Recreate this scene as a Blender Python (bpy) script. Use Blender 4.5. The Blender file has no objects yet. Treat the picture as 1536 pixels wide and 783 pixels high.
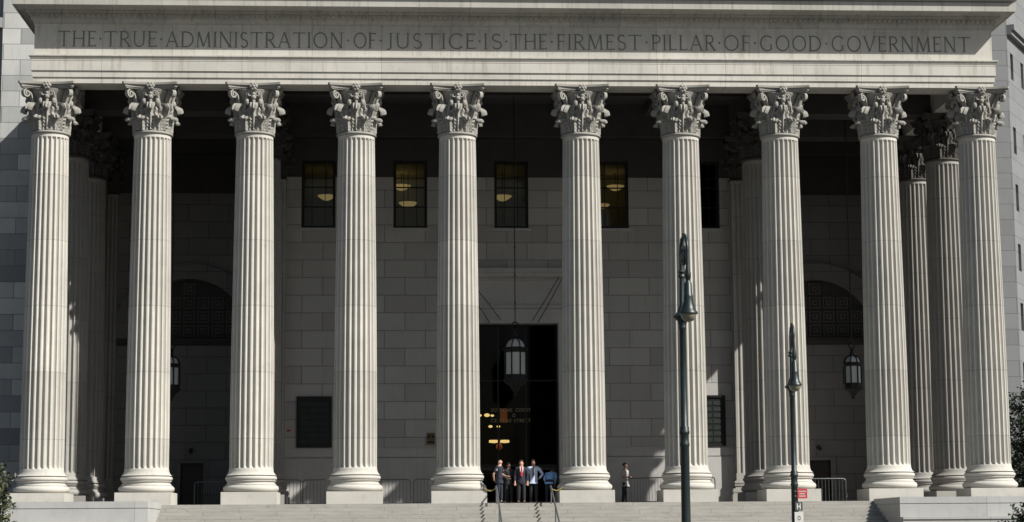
import bpy, bmesh, math, random
from mathutils import Vector, Matrix, noise as mnoise
random.seed(7)
PI = math.pi
S = bpy.context.scene
COL = S.collection
Wd = bpy.data.worlds.new("World"); S.world = Wd; Wd.use_nodes = True

# ------------------------------------------------------------------ materials
def new_mat(name):
    m = bpy.data.materials.new(name); m.use_nodes = True
    nt = m.node_tree; b = nt.nodes['Principled BSDF']
    return m, nt, b
def N(nt, t, **kw):
    n = nt.nodes.new(t)
    for k, v in kw.items(): setattr(n, k, v)
    return n
def coords(nt, scale=(1, 1, 1), rot=(0, 0, 0), loc=(0, 0, 0)):
    tc = N(nt, 'ShaderNodeTexCoord'); mp = N(nt, 'ShaderNodeMapping')
    mp.inputs['Scale'].default_value = scale; mp.inputs['Rotation'].default_value = rot; mp.inputs['Location'].default_value = loc
    nt.links.new(tc.outputs['Object'], mp.inputs['Vector']); return mp.outputs['Vector']
def noise(nt, vec, scale, detail=4, rough=.55):
    n = N(nt, 'ShaderNodeTexNoise'); n.inputs['Scale'].default_value = scale
    n.inputs['Detail'].default_value = detail; n.inputs['Roughness'].default_value = rough
    nt.links.new(vec, n.inputs['Vector']); return n.outputs['Fac']
def ramp(nt, fac, a, b, ca=(0, 0, 0, 1), cb=(1, 1, 1, 1)):
    r = N(nt, 'ShaderNodeValToRGB'); e = r.color_ramp.elements
    e[0].position = a; e[1].position = b; e[0].color = ca; e[1].color = cb
    nt.links.new(fac, r.inputs['Fac']); return r.outputs['Color']
def mix(nt, fac, a, b, mode='MIX'):
    m = N(nt, 'ShaderNodeMix', data_type='RGBA', blend_type=mode)
    for sock, v in ((m.inputs[0], fac), (m.inputs[6], a), (m.inputs[7], b)):
        if isinstance(v, (int, float)): sock.default_value = v
        elif isinstance(v, tuple): sock.default_value = (*v[:3], 1)
        else: nt.links.new(v, sock)
    return m.outputs[2]
def math_n(nt, op, a, b=0.0):
    m = N(nt, 'ShaderNodeMath', operation=op)
    for i, v in enumerate((a, b)):
        if isinstance(v, (int, float)): m.inputs[i].default_value = v
        else: nt.links.new(v, m.inputs[i])
    return m.outputs[0]
def bump(nt, b, h, strength, dist=.02):
    n = N(nt, 'ShaderNodeBump'); n.inputs['Strength'].default_value = strength; n.inputs['Distance'].default_value = dist
    nt.links.new(h, n.inputs['Height']); nt.links.new(n.outputs['Normal'], b.inputs['Normal'])
def sc(c, k): return tuple(x * k for x in c)

def stone(name, c, stain=.35, streak=.3, joint=None, jaxis='Z', joff=0., rough=.85, stainc=(.55, .53, .5)):
    """granite with patchy tone, vertical dirt streaks and optional thin drum / block joints"""
    m, nt, b = new_mat(name)
    v = coords(nt)
    f1 = ramp(nt, noise(nt, v, .9, 6, .6), .35, .7)
    col = mix(nt, f1, sc(c, .9), sc(c, 1.08))
    vs = coords(nt, (5, 5, .35))
    f2 = ramp(nt, noise(nt, vs, 1.3, 5, .65), .52, .75)
    col = mix(nt, math_n(nt, 'MULTIPLY', f2, streak), col, tuple(a * b_ for a, b_ in zip(c, stainc)))
    f3 = ramp(nt, noise(nt, v, 2.7, 7, .7), .58, .78)
    col = mix(nt, math_n(nt, 'MULTIPLY', f3, stain), col, tuple(a * b_ for a, b_ in zip(c, sc(stainc, .85))))
    g = noise(nt, v, 38, 3, .6)
    col = mix(nt, .22, col, mix(nt, g, sc(c, .72), sc(c, 1.18)))
    h = noise(nt, v, 45, 3)
    if joint:
        sp = N(nt, 'ShaderNodeSeparateXYZ'); tc = N(nt, 'ShaderNodeTexCoord'); nt.links.new(tc.outputs['Object'], sp.inputs[0])
        z = math_n(nt, 'ADD', sp.outputs[jaxis], joff)
        fr = math_n(nt, 'FRACT', math_n(nt, 'DIVIDE', z, joint))
        ln = math_n(nt, 'LESS_THAN', fr, .022 / joint)
        oi = N(nt, 'ShaderNodeObjectInfo'); wn = N(nt, 'ShaderNodeTexWhiteNoise', noise_dimensions='1D')
        idx = math_n(nt, 'ADD', math_n(nt, 'FLOOR', math_n(nt, 'DIVIDE', z, joint)), math_n(nt, 'MULTIPLY', oi.outputs['Random'], 97.3))
        nt.links.new(idx, wn.inputs['W'])
        tone = math_n(nt, 'ADD', math_n(nt, 'MULTIPLY', wn.outputs['Value'], .13), .90)
        cb = N(nt, 'ShaderNodeCombineColor')
        for q in range(3): nt.links.new(tone, cb.inputs[q])
        col = mix(nt, 1.0, col, cb.outputs[0], 'MULTIPLY')
        col = mix(nt, math_n(nt, 'MULTIPLY', ln, .5), col, sc(c, .3))
    nt.links.new(col, b.inputs['Base Color']); b.inputs['Roughness'].default_value = rough
    b.inputs['Specular IOR Level'].default_value = .25
    bump(nt, b, h, .25, .01)
    return m

def ashlar(name, c1, c2, mortar, bw, bh, zoff, rot=(-PI / 2, 0, 0), xoff=0., stain=.3):
    m, nt, b = new_mat(name)
    v = coords(nt, rot=rot, loc=(xoff, zoff, 0))
    br = N(nt, 'ShaderNodeTexBrick'); br.offset = .5; br.squash = 1
    nt.links.new(v, br.inputs['Vector'])
    br.inputs['Color1'].default_value = (*c1, 1); br.inputs['Color2'].default_value = (*c2, 1); br.inputs['Mortar'].default_value = (*mortar, 1)
    br.inputs['Scale'].default_value = 1; br.inputs['Mortar Size'].default_value = .016; br.inputs['Mortar Smooth'].default_value = .2
    br.inputs['Brick Width'].default_value = bw; br.inputs['Row Height'].default_value = bh
    col = br.outputs['Color']
    o = coords(nt)
    f1 = ramp(nt, noise(nt, o, .6, 6, .65), .4, .75)
    col = mix(nt, math_n(nt, 'MULTIPLY', f1, stain), col, sc(c1, .55))
    g = noise(nt, o, 30, 4, .65)
    col = mix(nt, .25, col, mix(nt, g, sc(c1, .65), sc(c2, 1.2)))
    f2 = ramp(nt, noise(nt, coords(nt, (4, 4, .3)), 1.1, 5, .65), .55, .8)
    col = mix(nt, math_n(nt, 'MULTIPLY', f2, stain), col, sc(c1, .6))
    nt.links.new(col, b.inputs['Base Color']); b.inputs['Roughness'].default_value = .88
    b.inputs['Specular IOR Level'].default_value = .2
    inv = math_n(nt, 'SUBTRACT', 1, br.outputs['Fac'])
    bump(nt, b, math_n(nt, 'ADD', inv, math_n(nt, 'MULTIPLY', g, .15)), .5, .02)
    return m

def plain(name, c, rough=.6, metal=0., var=.15, scale=6., spec=.4):
    m, nt, b = new_mat(name)
    col = mix(nt, noise(nt, coords(nt), scale, 4), sc(c, 1 - var), sc(c, 1 + var))
    nt.links.new(col, b.inputs['Base Color']); b.inputs['Roughness'].default_value = rough; b.inputs['Metallic'].default_value = metal
    b.inputs['Specular IOR Level'].default_value = spec
    return m
def emit(name, c, s):
    m, nt, b = new_mat(name); b.inputs['Base Color'].default_value = (*c, 1)
    b.inputs['Emission Color'].default_value = (*c, 1); b.inputs['Emission Strength'].default_value = s; return m
def glass(name, tint, gloss=.08, rough=.05):
    m, nt, b = new_mat(name); out = nt.nodes['Material Output']
    t = N(nt, 'ShaderNodeBsdfTransparent'); t.inputs[0].default_value = (*tint, 1)
    g = N(nt, 'ShaderNodeBsdfGlossy'); g.inputs['Roughness'].default_value = rough
    mx = N(nt, 'ShaderNodeMixShader'); mx.inputs[0].default_value = gloss
    nt.links.new(t.outputs[0], mx.inputs[1]); nt.links.new(g.outputs[0], mx.inputs[2]); nt.links.new(mx.outputs[0], out.inputs['Surface'])
    nt.nodes.remove(b); return m
def leafmat(name, c1, c2):
    m, nt, b = new_mat(name)
    f = ramp(nt, noise(nt, coords(nt), 1.6, 4), .35, .68)
    g = noise(nt, coords(nt), 9, 2)
    col = mix(nt, f, c1, c2); col = mix(nt, g, sc_n(nt, col, .75), col)
    nt.links.new(col, b.inputs['Base Color']); b.inputs['Roughness'].default_value = .55
    b.inputs['Specular IOR Level'].default_value = .3
    return m
def sc_n(nt, col, k): return mix(nt, 1.0, col, (k, k, k), 'MULTIPLY')

CST = (.45, .436, .398)
M = {}
M['shaft'] = stone('column_granite', CST, .45, .55, joint=2.44, joff=.12)
M['base'] = stone('base_granite', sc(CST, .97), .4, .2)
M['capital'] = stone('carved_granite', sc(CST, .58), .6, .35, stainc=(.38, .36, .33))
M['entab'] = stone('entablature_granite', sc(CST, 1.06), .7, .95, joint=2.6, jaxis='X', stainc=(.58, .54, .48))
M['cornice'] = stone('cornice_granite', sc(CST, .85), .45, .8, joint=1.9, jaxis='X', stainc=(.36, .34, .31))
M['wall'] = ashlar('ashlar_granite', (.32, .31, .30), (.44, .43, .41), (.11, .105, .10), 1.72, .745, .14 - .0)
M['recess'] = ashlar('recess_granite', (.165, .16, .152), (.205, .198, .19), (.075, .07, .068), 1.72, .745, .14)  # wall ashlar again, shade of the deep bays put into the colour
M['smooth'] = stone('smooth_granite', (.40, .39, .375), .4, .3)
M['soot'] = stone('sooty_granite', (.06, .056, .053), .4, .3)  # even dark stone for the upper wall bands and imposts
M['capsoot'] = stone('sooty_carved_granite', (.07, .066, .06), .5, .3)  # inner capitals: darkness of the portico painted into the stone colour
M['innershaft'] = stone('sheltered_column_granite', (.30, .29, .27), .4, .3, joint=2.44, joff=.12)  # shaded copy of the column granite for inner columns and pilasters
M['wingL'] = ashlar('wing_granite_pale', (.14, .15, .155), (.56, .56, .54), (.10, .10, .10), 1.5, .71, .05, xoff=.35)
M['wingR'] = ashlar('wing_granite_grey', (.165, .172, .178), (.20, .207, .213), (.10, .10, .10), 2.2, .71, .05)  # stone greyed to stand in for shade on the right wing
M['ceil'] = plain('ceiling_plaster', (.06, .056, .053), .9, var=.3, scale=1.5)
M['floor'] = stone('floor_slabs', (.27, .265, .255), .3, .1)
M['cheek'] = stone('cheek_granite', (.37, .37, .36), .55, .35, joint=4.2, jaxis='X', joff=.9, stainc=(.6, .6, .6))
M['relief'] = plain('worn_bronze', (.026, .03, .028), .55, .4, .6, 10)
M['globe'] = plain('dusty_globe', (.19, .18, .13), .3, 0, .1)
M['bronze'] = plain('dark_bronze', (.022, .026, .024), .45, .6, .5, 14)
M['black'] = plain('black_iron', (.012, .012, .013), .5, .3, .3)
M['steel'] = plain('galvanised_steel', (.16, .17, .18), .45, .7, .2)
M['green'] = plain('dark_green_paint', (.013, .022, .022), .42, .2, .6, 7, .5)
M['coffer'] = plain('bronzed_coffers', (.05, .047, .044), .8, 0, .3, 3)
M['cofrib'] = plain('coffer_ribs', (.105, .10, .092), .8, 0, .3, 5)
M['gold'] = plain('gilt_letters', (.26, .22, .13), .5, .5, .2)
M['letter'] = plain('engraved_letters', (.15, .147, .143), .9, 0, .35, 2.5)
M['door'] = plain('dark_wood_door', (.025, .018, .014), .5, 0, .3)
M['pane'] = glass('window_glass', (.88, .9, .88), .012)
M['dglass'] = glass('tinted_glass', (.5, .5, .5), .008)
M['opal'] = plain('frosted_glass', (.44, .46, .46), .35, 0, .05, 3, .5)
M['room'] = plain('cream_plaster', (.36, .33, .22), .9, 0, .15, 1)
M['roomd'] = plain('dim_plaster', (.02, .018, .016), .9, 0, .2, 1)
M['lamp'] = emit('lit_bowl', (1, .72, .28), .13)
M['bulbw'] = emit('lit_bulb_warm', (1, .78, .42), 30)
M['lampb'] = emit('lit_bulb', (1, .72, .26), 2.2)
M['lampo'] = emit('lit_shade_orange', (1, .32, .1), .12)
M['red'] = plain('red_sign_paint', (.42, .045, .05), .5, 0, .08)
M['white'] = plain('white_paint', (.52, .52, .5), .5, 0, .05)
M['signd'] = plain('dark_sign_paint', (.05, .06, .06), .5, 0, .1)
M['brass'] = plain('brass_plate', (.14, .095, .04), .5, .5, .3, 20)
M['chain'] = plain('yellow_chain', (.38, .29, .10), .5, .1, .2, 30)
M['bark'] = plain('tree_bark', (.09, .07, .05), .9, 0, .4, 12)
M['leafL'] = leafmat('leaf_olive', (.04, .052, .022), (.085, .095, .05))
M['leafR'] = leafmat('leaf_dark', (.010, .02, .009), (.022, .036, .016))  # right tree's shade put into the leaf colour; the shrub shares it
M['asph'] = plain('asphalt', (.05, .05, .052), .9, 0, .25, 8)
M['pave'] = stone('pavement_concrete', (.115, .115, .112), .4, .1)
M['skin'] = plain('skin_fair', (.52, .30, .22), .55, 0, .06)
M['skin2'] = plain('skin_tan', (.30, .17, .12), .55, 0, .06)
M['navy'] = plain('navy_cloth', (.016, .019, .032), .85, 0, .2, 20)
M['dark'] = plain('charcoal_cloth', (.018, .018, .021), .85, 0, .2, 20)
M['shirtw'] = plain('pale_blue_cloth', (.46, .53, .68), .85, 0, .06, 20)
M['shirtb'] = plain('blue_cloth', (.22, .40, .64), .85, 0, .1, 20)
M['shirtg'] = plain('grey_white_cloth', (.36, .34, .33), .85, 0, .1, 20)
M['shirt'] = plain('white_cloth', (.72, .72, .72), .85, 0, .05, 20)
M['tie'] = plain('red_silk', (.42, .02, .03), .5, 0, .15, 30)
M['hair'] = plain('dark_hair', (.025, .018, .014), .7, 0, .3, 40)
M['shoe'] = plain('black_leather', (.012, .012, .012), .35, 0, .2)

def steps_mat():
    m, nt, b = new_mat('step_granite')
    v = coords(nt, rot=(-PI / 2, 0, 0), loc=(.3, .0, 0))
    c = (.34, .33, .30)
    f1 = ramp(nt, noise(nt, coords(nt, (.5, 1, 3)), 1.5, 6, .7), .35, .72)
    col = mix(nt, f1, sc(c, .72), sc(c, 1.06))
    g = noise(nt, coords(nt), 26, 4, .7)
    col = mix(nt, .4, col, mix(nt, g, sc(c, .55), sc(c, 1.22)))
    f2 = ramp(nt, noise(nt, coords(nt, (1.2, 1.2, 4)), 2.3, 5, .7), .56, .7)
    col = mix(nt, math_n(nt, 'MULTIPLY', f2, .65), col, (.20, .175, .15))
    nt.links.new(col, b.inputs['Base Color']); b.inputs['Roughness'].default_value = .9
    sp = N(nt, 'ShaderNodeSeparateXYZ'); tc = N(nt, 'ShaderNodeTexCoord'); nt.links.new(tc.outputs['Object'], sp.inputs[0])
    fr = math_n(nt, 'FRACT', math_n(nt, 'DIVIDE', math_n(nt, 'SUBTRACT', sp.outputs['Z'], -.07), 2.93 / 21))
    jn = math_n(nt, 'MULTIPLY', math_n(nt, 'LESS_THAN', fr, .13), ramp(nt, noise(nt, coords(nt, (1.1, 1, 9)), 1.7, 4, .7), .28, .58))
    col = mix(nt, math_n(nt, 'MULTIPLY', jn, .75), col, (.12, .11, .10))
    fx = math_n(nt, 'FRACT', math_n(nt, 'DIVIDE', math_n(nt, 'ADD', sp.outputs['X'], math_n(nt, 'MULTIPLY', math_n(nt, 'FLOOR', math_n(nt, 'DIVIDE', math_n(nt, 'SUBTRACT', sp.outputs['Z'], -.07), 2.93 / 21)), 1.37)), 2.6))
    col = mix(nt, math_n(nt, 'MULTIPLY', math_n(nt, 'LESS_THAN', fx, .008), .6), col, (.12, .11, .10))
    nt.links.new(col, b.inputs['Base Color'])
    bump(nt, b, g, .3, .01)
    return m
M['steps'] = steps_mat()

# ------------------------------------------------------------------ mesh helpers
WORLD = {}            # object -> world location of its origin
class MB:
    def __init__(s): s.v = []; s.f = []; s.mi = []; s.cur = 0
    def add(s, vs, fs):
        o = len(s.v); s.v += [tuple(x) for x in vs]; s.f += [tuple(i + o for i in f) for f in fs]; s.mi += [s.cur] * len(fs); return s
    def box(s, x0, x1, y0, y1, z0, z1):
        return s.add([(x0, y0, z0), (x1, y0, z0), (x1, y1, z0), (x0, y1, z0), (x0, y0, z1), (x1, y0, z1), (x1, y1, z1), (x0, y1, z1)],
                     [(0, 3, 2, 1), (4, 5, 6, 7), (0, 1, 5, 4), (1, 2, 6, 5), (2, 3, 7, 6), (3, 0, 4, 7)])
    def lathe(s, prof, c=(0, 0, 0), n=24, cap=True, ph=0.):
        vs = []; fs = []
        for r, z in prof:
            for k in range(n):
                a = 2 * PI * k / n + ph; vs.append((c[0] + r * math.cos(a), c[1] + r * math.sin(a), c[2] + z))
        for i in range(len(prof) - 1):
            for k in range(n):
                k2 = (k + 1) % n; fs.append((i * n + k, i * n + k2, (i + 1) * n + k2, (i + 1) * n + k))
        if cap:
            fs.append(tuple(range(n))[::-1]); fs.append(tuple((len(prof) - 1) * n + k for k in range(n)))
        return s.add(vs, fs)
    def tube(s, pts, r, n=8, cap=True):
        pts = [Vector(p) for p in pts]; rs = r if isinstance(r, (list, tuple)) else [r] * len(pts)
        vs = []; fs = []; up = None
        for i, p in enumerate(pts):
            d = (pts[min(i + 1, len(pts) - 1)] - pts[max(i - 1, 0)]).normalized()
            if up is None: up = Vector((0, 0, 1)) if abs(d.z) < .9 else Vector((1, 0, 0))
            a = d.cross(up).normalized(); up = a.cross(d).normalized()
            for k in range(n):
                t = 2 * PI * k / n; vs.append(p + a * (rs[i] * math.cos(t)) + up * (rs[i] * math.sin(t)))
        for i in range(len(pts) - 1):
            for k in range(n):
                k2 = (k + 1) % n; fs.append((i * n + k, (i + 1) * n + k, (i + 1) * n + k2, i * n + k2))
        if cap: fs.append(tuple(range(n))); fs.append(tuple((len(pts) - 1) * n + k for k in range(n))[::-1])
        return s.add(vs, fs)
    def prism(s, poly, z0, z1):                     # poly in XY, vertical extrusion
        n = len(poly)
        vs = [(x, y, z0) for x, y in poly] + [(x, y, z1) for x, y in poly]
        fs = [tuple(range(n))[::-1], tuple(range(n, 2 * n))] + [(i, (i + 1) % n, n + (i + 1) % n, n + i) for i in range(n)]
        return s.add(vs, fs)
    def prism_y(s, poly, y0, y1):                   # poly in XZ
        n = len(poly)
        vs = [(x, y0, z) for x, z in poly] + [(x, y1, z) for x, z in poly]
        fs = [tuple(range(n)), tuple(range(n, 2 * n))[::-1]] + [(i, n + i, n + (i + 1) % n, (i + 1) % n) for i in range(n)]
        return s.add(vs, fs)
    def ball(s, c, r, n=12, m=8):
        rx, ry, rz = r if isinstance(r, tuple) else (r, r, r)
        vs = [(c[0], c[1], c[2] - rz)]; fs = []
        for i in range(1, m):
            a = PI * i / m - PI / 2
            for k in range(n):
                b = 2 * PI * k / n; vs.append((c[0] + rx * math.cos(a) * math.cos(b), c[1] + ry * math.cos(a) * math.sin(b), c[2] + rz * math.sin(a)))
        vs.append((c[0], c[1], c[2] + rz)); L = len(vs) - 1
        for k in range(n):
            k2 = (k + 1) % n; fs.append((0, 1 + k2, 1 + k)); fs.append((L, L - n + k, L - n + k2))
            for i in range(m - 2): fs.append((1 + i * n + k, 1 + i * n + k2, 1 + (i + 1) * n + k2, 1 + (i + 1) * n + k))
        return s.add(vs, fs)
    def grid(s, fn, nu, nv):
        vs = [fn(i / (nu - 1), j / (nv - 1)) for i in range(nu) for j in range(nv)]
        return s.add(vs, [(i * nv + j, (i + 1) * nv + j, (i + 1) * nv + j + 1, i * nv + j + 1) for i in range(nu - 1) for j in range(nv - 1)])
    def build(s, name, mats, parent=None, origin=(0, 0, 0), smooth=None, fix=True):
        me = bpy.data.meshes.new(name); O = Vector(origin)
        me.from_pydata([tuple(Vector(v) - O) for v in s.v], [], s.f)
        mats = mats if isinstance(mats, (list, tuple)) else [mats]
        for m in mats: me.materials.append(m)
        if len(mats) > 1: me.polygons.foreach_set('material_index', s.mi)
        if fix:
            bm = bmesh.new(); bm.from_mesh(me); bmesh.ops.recalc_face_normals(bm, faces=bm.faces); bm.to_mesh(me); bm.free()
        if smooth is not None:
            me.polygons.foreach_set('use_smooth', [True] * len(me.polygons)); me.set_sharp_from_angle(angle=math.radians(smooth))
        me.update()
        return link(bpy.data.objects.new(name, me), parent, O)
def link(o, parent, O):
    COL.objects.link(o); O = Vector(O); WORLD[o.name] = O
    if parent: o.parent = parent; o.location = O - WORLD[parent.name]
    else: o.location = O
    return o
def tag(o, label, cat, group=None):
    o['label'] = label; o['category'] = cat
    if group: o['group'] = group
    return o
def thing(name, label, cat, loc=(0, 0, 0), group=None):
    o = bpy.data.objects.new(name, None); o.empty_display_size = .3
    link(o, None, loc); return tag(o, label, cat, group)
def struct(o): o['kind'] = 'structure'; return o
def copy_tree(o, parent, loc=None):
    c = o.copy(); COL.objects.link(c); c.parent = parent
    if loc is not None: c.location = loc
    WORLD[c.name] = (WORLD[parent.name] if parent else Vector()) + c.location
    for ch in list(o.children): copy_tree(ch, c)
    return c

# ------------------------------------------------------------------ plan dimensions (metres; X along the front, Y into the building)
FZ = -.07                                  # portico floor
GZ = -3.0                                  # street level
XC = [-17.534, -13.734, -9.934, -6.134, -2.334, 2.334, 6.134, 9.934, 13.734, 17.534]
Y1, Y2, Y3 = 4.8, 9.4, 13.2                # inner column row, front wall of the block, recess wall
ZB, ZS, ZA = .39, 13.63, 15.52             # plinth top, shaft top, abacus top

CH = thing('courthouse', 'grey granite courthouse with a ten column portico and an inscribed frieze', 'building', (0, 0, GZ))

# ------------------------------------------------------------------ column
def shaft_mb():
    mb = MB(); z0, z1 = 1.0, ZS
    rows = [(z0, 0., .93), (z0 + .04, 0., .875), (z0 + .1, 0., .835), (z0 + .17, 0., .812), (z0 + .24, 0, .805)]
    for dz, k in ((.25, .02), (.262, .45), (.29, .72), (.33, .9), (.40, 1.)): rows.append((z0 + dz, k, None))
    for i in range(1, 9): rows.append((z0 + .4 + (z1 - .28 - z0 - .4) * i / 9, 1., None))
    for dz, k in ((.27, 1.), (.21, .9), (.165, .72), (.14, .45), (.128, .02), (.12, 0.), (.06, 0.)): rows.append((z1 - dz, k, None))
    rows.append((z1, 0., None))
    NF = 24; prof = [(0., 0.), (.08, 0.)] + [(.095 + .81 * t, math.sin(PI * t) ** .6) for t in (.0, .04, .1, .2, .35, .5, .65, .8, .9, .96, 1.)] + [(.92, 0.)]
    vs = []; n = NF * len(prof)
    for z, k, r in rows:
        t = (z - z0) / (z1 - z0)
        R = r if r else .80 - .115 * max(0, (t - .12) / .88) ** 1.45
        for f in range(NF):
            for u, d in prof:
                a = 2 * PI * (f + u) / NF; rr = R - .112 * d * k * (R / .8)
                vs.append((rr * math.cos(a), rr * math.sin(a), z))
    fs = [(i * n + k, i * n + (k + 1) % n, (i + 1) * n + (k + 1) % n, (i + 1) * n + k) for i in range(len(rows) - 1) for k in range(n)]
    fs.append(tuple((len(rows) - 1) * n + k for k in range(n)))
    return mb.add(vs, fs)
def base_mb():
    p = [(.9, ZB)]
    def arc(rc, zc, r, a0, a1, n=9): return [(rc + r * math.cos(math.radians(a0 + (a1 - a0) * i / n)), zc + r * math.sin(math.radians(a0 + (a1 - a0) * i / n))) for i in range(n + 1)]
    p += arc(.895, ZB + .125, .122, -88, 88)
    p += [(.915, ZB + .252), (.915, ZB + .285)]
    p += arc(.915, ZB + .345, .055, -90, -270, 7)
    p += [(.905, ZB + .405), (.905, ZB + .425)]
    p += arc(.865, ZB + .505, .078, -88, 88)
    p += [(.875, ZB + .588), (.875, 1.0)]
    return MB().lathe(p, n=64)
def plinth_mb():
    mb = MB(); r = 1.01
    return mb.box(-r, r, -r, r, FZ, ZB - .006)

def capital_mb():
    """Corinthian: astragal, bell, two rings of acanthus, corner volutes, helices, concave abacus with fleurons.  z = 0 at shaft top."""
    mb = MB()
    mb.lathe([(.64, 0), (.69, .0)] + [(.695 + .055 * math.cos(math.radians(a)), .055 + .055 * math.sin(math.radians(a))) for a in range(-80, 81, 20)] + [(.66, .115), (.64, .2)], n=48)
    mb.lathe([(.63, .1), (.63, .7), (.65, 1.0), (.70, 1.25), (.78, 1.45), (.88, 1.58), (.9, 1.64), (.86, 1.66)], n=40)
    def leaf(ang, z0, h, r0, out, wid):
        ca, sa = math.cos(ang), math.sin(ang)
        def path(t):
            if t < .72:
                s_ = t / .72; return r0 + .03 + .10 * s_ ** 2.2 * (out / .3), z0 + h * .93 * s_
            s_ = (t - .72) / .28; a = PI * 1.02 * s_; cr = out * .42
            rb = r0 + .03 + .10 * (out / .3)
            return rb + cr * (1 - math.cos(a)) * .9, z0 + h * .93 + math.sin(a) * h * .085 - s_ ** 2 * h * .20
        def pt(t, w, back):
            r, z = path(t); lob = 1 - .26 * abs(math.sin(t * PI * 5.2)) ** 1.5
            ww = wid * (.80 + .28 * math.sin(PI * min(1, t * 1.15))) * lob * (1 if t < .78 else 1 - .55 * ((t - .78) / .22) ** 2)
            s_ = (w - .5) * 2
            rr = r + .045 * (1 - abs(s_)) ** 1.5 - .055 * s_ * s_ + .034 * math.cos(s_ * PI * 3) - .02 * abs(math.sin(t * PI * 5.2)) * abs(s_) - (.05 if back else 0)
            z -= .05 * h * s_ * s_ * (t ** 2)
            x, y = rr, ww * s_
            return (x * ca - y * sa, x * sa + y * ca, z)
        nu, nv = 26, 13; f = [pt(i / (nu - 1), j / (nv - 1), 0) for i in range(nu) for j in range(nv)]; b = [pt(i / (nu - 1), j / (nv - 1), 1) for i in range(nu) for j in range(nv)]
        K = nu * nv; fs = []
        for i in range(nu - 1):
            for j in range(nv - 1):
                q = (i * nv + j, (i + 1) * nv + j, (i + 1) * nv + j + 1, i * nv + j + 1); fs.append(q); fs.append(tuple(K + x for x in q[::-1]))
            for j in (0, nv - 1): fs.append((i * nv + j, (i + 1) * nv + j, K + (i + 1) * nv + j, K + i * nv + j))
        fs += [((nu - 1) * nv + j, (nu - 1) * nv + j + 1, K + (nu - 1) * nv + j + 1, K + (nu - 1) * nv + j) for j in range(nv - 1)]
        mb.add(f + b, fs)
    for k in range(8): leaf(PI / 4 * k + PI / 8, .12, .56, .66, .28, .275)
    for k in range(8): leaf(PI / 4 * k, .14, 1.04, .65, .34, .30)
    def scroll(ang, c_r, c_z, R, wid, turns, tail, side=0.):
        """ribbon scroll in the vertical plane at angle ang"""
        ca, sa = math.cos(ang), math.sin(ang); pts = []
        for r, z in tail: pts.append((r, z, 1.))
        n = 26
        for i in range(n + 1):
            t = i / n; a = PI * .62 - t * turns * 2 * PI; rad = R * (1 - .80 * t)
            pts.append((c_r + rad * math.cos(a), c_z + rad * math.sin(a), 1 - .35 * t))
        vs = []; fs = []
        for i, (r, z, k) in enumerate(pts):
            p0 = pts[max(i - 1, 0)]; p1 = pts[min(i + 1, len(pts) - 1)]
            dr, dz = p1[0] - p0[0], p1[1] - p0[1]; L = math.hypot(dr, dz) or 1; nr, nz = -dz / L * .028, dr / L * .028
            for s1, s2 in ((-1, -1), (1, -1), (1, 1), (-1, 1)):
                rr, zz, y = r + nr * s1, z + nz * s1, side + s2 * wid * .5 * (1 + .25 * (1 - k))
                vs.append((rr * ca - y * sa, rr * sa + y * ca, zz))
        for i in range(len(pts) - 1):
            for q in range(4): fs.append((i * 4 + q, i * 4 + (q + 1) % 4, (i + 1) * 4 + (q + 1) % 4, (i + 1) * 4 + q))
        fs.append((0, 3, 2, 1)); mb.add(vs, fs)
    for k in range(4):
        a = PI / 4 + PI / 2 * k
        scroll(a, 1.10, 1.47, .165, .16, 1.55, [(.72, .80), (.76, 1.0), (.82, 1.2), (.90, 1.42), (.98, 1.57)])
        ca, sa = math.cos(a), math.sin(a)
        mb.ball((1.10 * ca, 1.10 * sa, 1.47), .055, 8, 6)
    for k in range(4):                                   # inner helices either side of each face + stalk and fleuron
        a = PI / 2 * k; ca, sa = math.cos(a), math.sin(a)
        def W(r, y, z): return (r * ca - y * sa, r * sa + y * ca, z)
        for sg in (-1, 1):
            pts = [W(.70, sg * .33, .95), W(.74, sg * .31, 1.2), W(.80, sg * .25, 1.42)]
            for i in range(15):
                t = i / 14; an = PI * .9 - t * 2.4 * PI; rad = .115 * (1 - .75 * t)
                pts.append(W(.84 + .03 * t, sg * (.15 - rad * math.cos(an)), 1.46 + rad * math.sin(an)))
            mb.tube(pts, [.045] * 3 + [.034] * 15, 6)
            ab = a + sg * .30                              # small cauliculus leaf
            mb.ball((.82 * math.cos(ab), .82 * math.sin(ab), 1.18), (.09, .09, .13), 8, 6)
        for z, r, rr in ((1.20, .84, .07), (1.34, .86, .10), (1.47, .87, .07)): mb.ball(W(r, 0, z), rr, 8, 6)
        fx = .93
        for p in range(6):
            t = 2 * PI * p / 6; mb.ball(W(fx, .095 * math.cos(t), 1.745 + .095 * math.sin(t)), .07, 8, 6)
        mb.ball(W(fx + .05, 0, 1.745), .06, 8, 6)
    def abac(e, mid):                                     # concave square plan with cut corners
        poly = []
        for k in range(4):
            a = PI / 2 * k; ca, sa = math.cos(a), math.sin(a)
            for i in range(13):
                s_ = (i / 12 - .5) * 2; x = mid + (e - mid) * abs(s_) ** 2.0; y = s_ * (e - .07)
                poly.append((x * ca - y * sa, x * sa + y * ca))
        return poly
    mb.prism(abac(.95, .76), 1.655, 1.70); mb.prism(abac(.985, .80), 1.702, 1.772); mb.prism(abac(1.01, .83), 1.774, 1.805); mb.prism(abac(1.045, .87), 1.807, ZA - ZS)
    return mb

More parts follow.
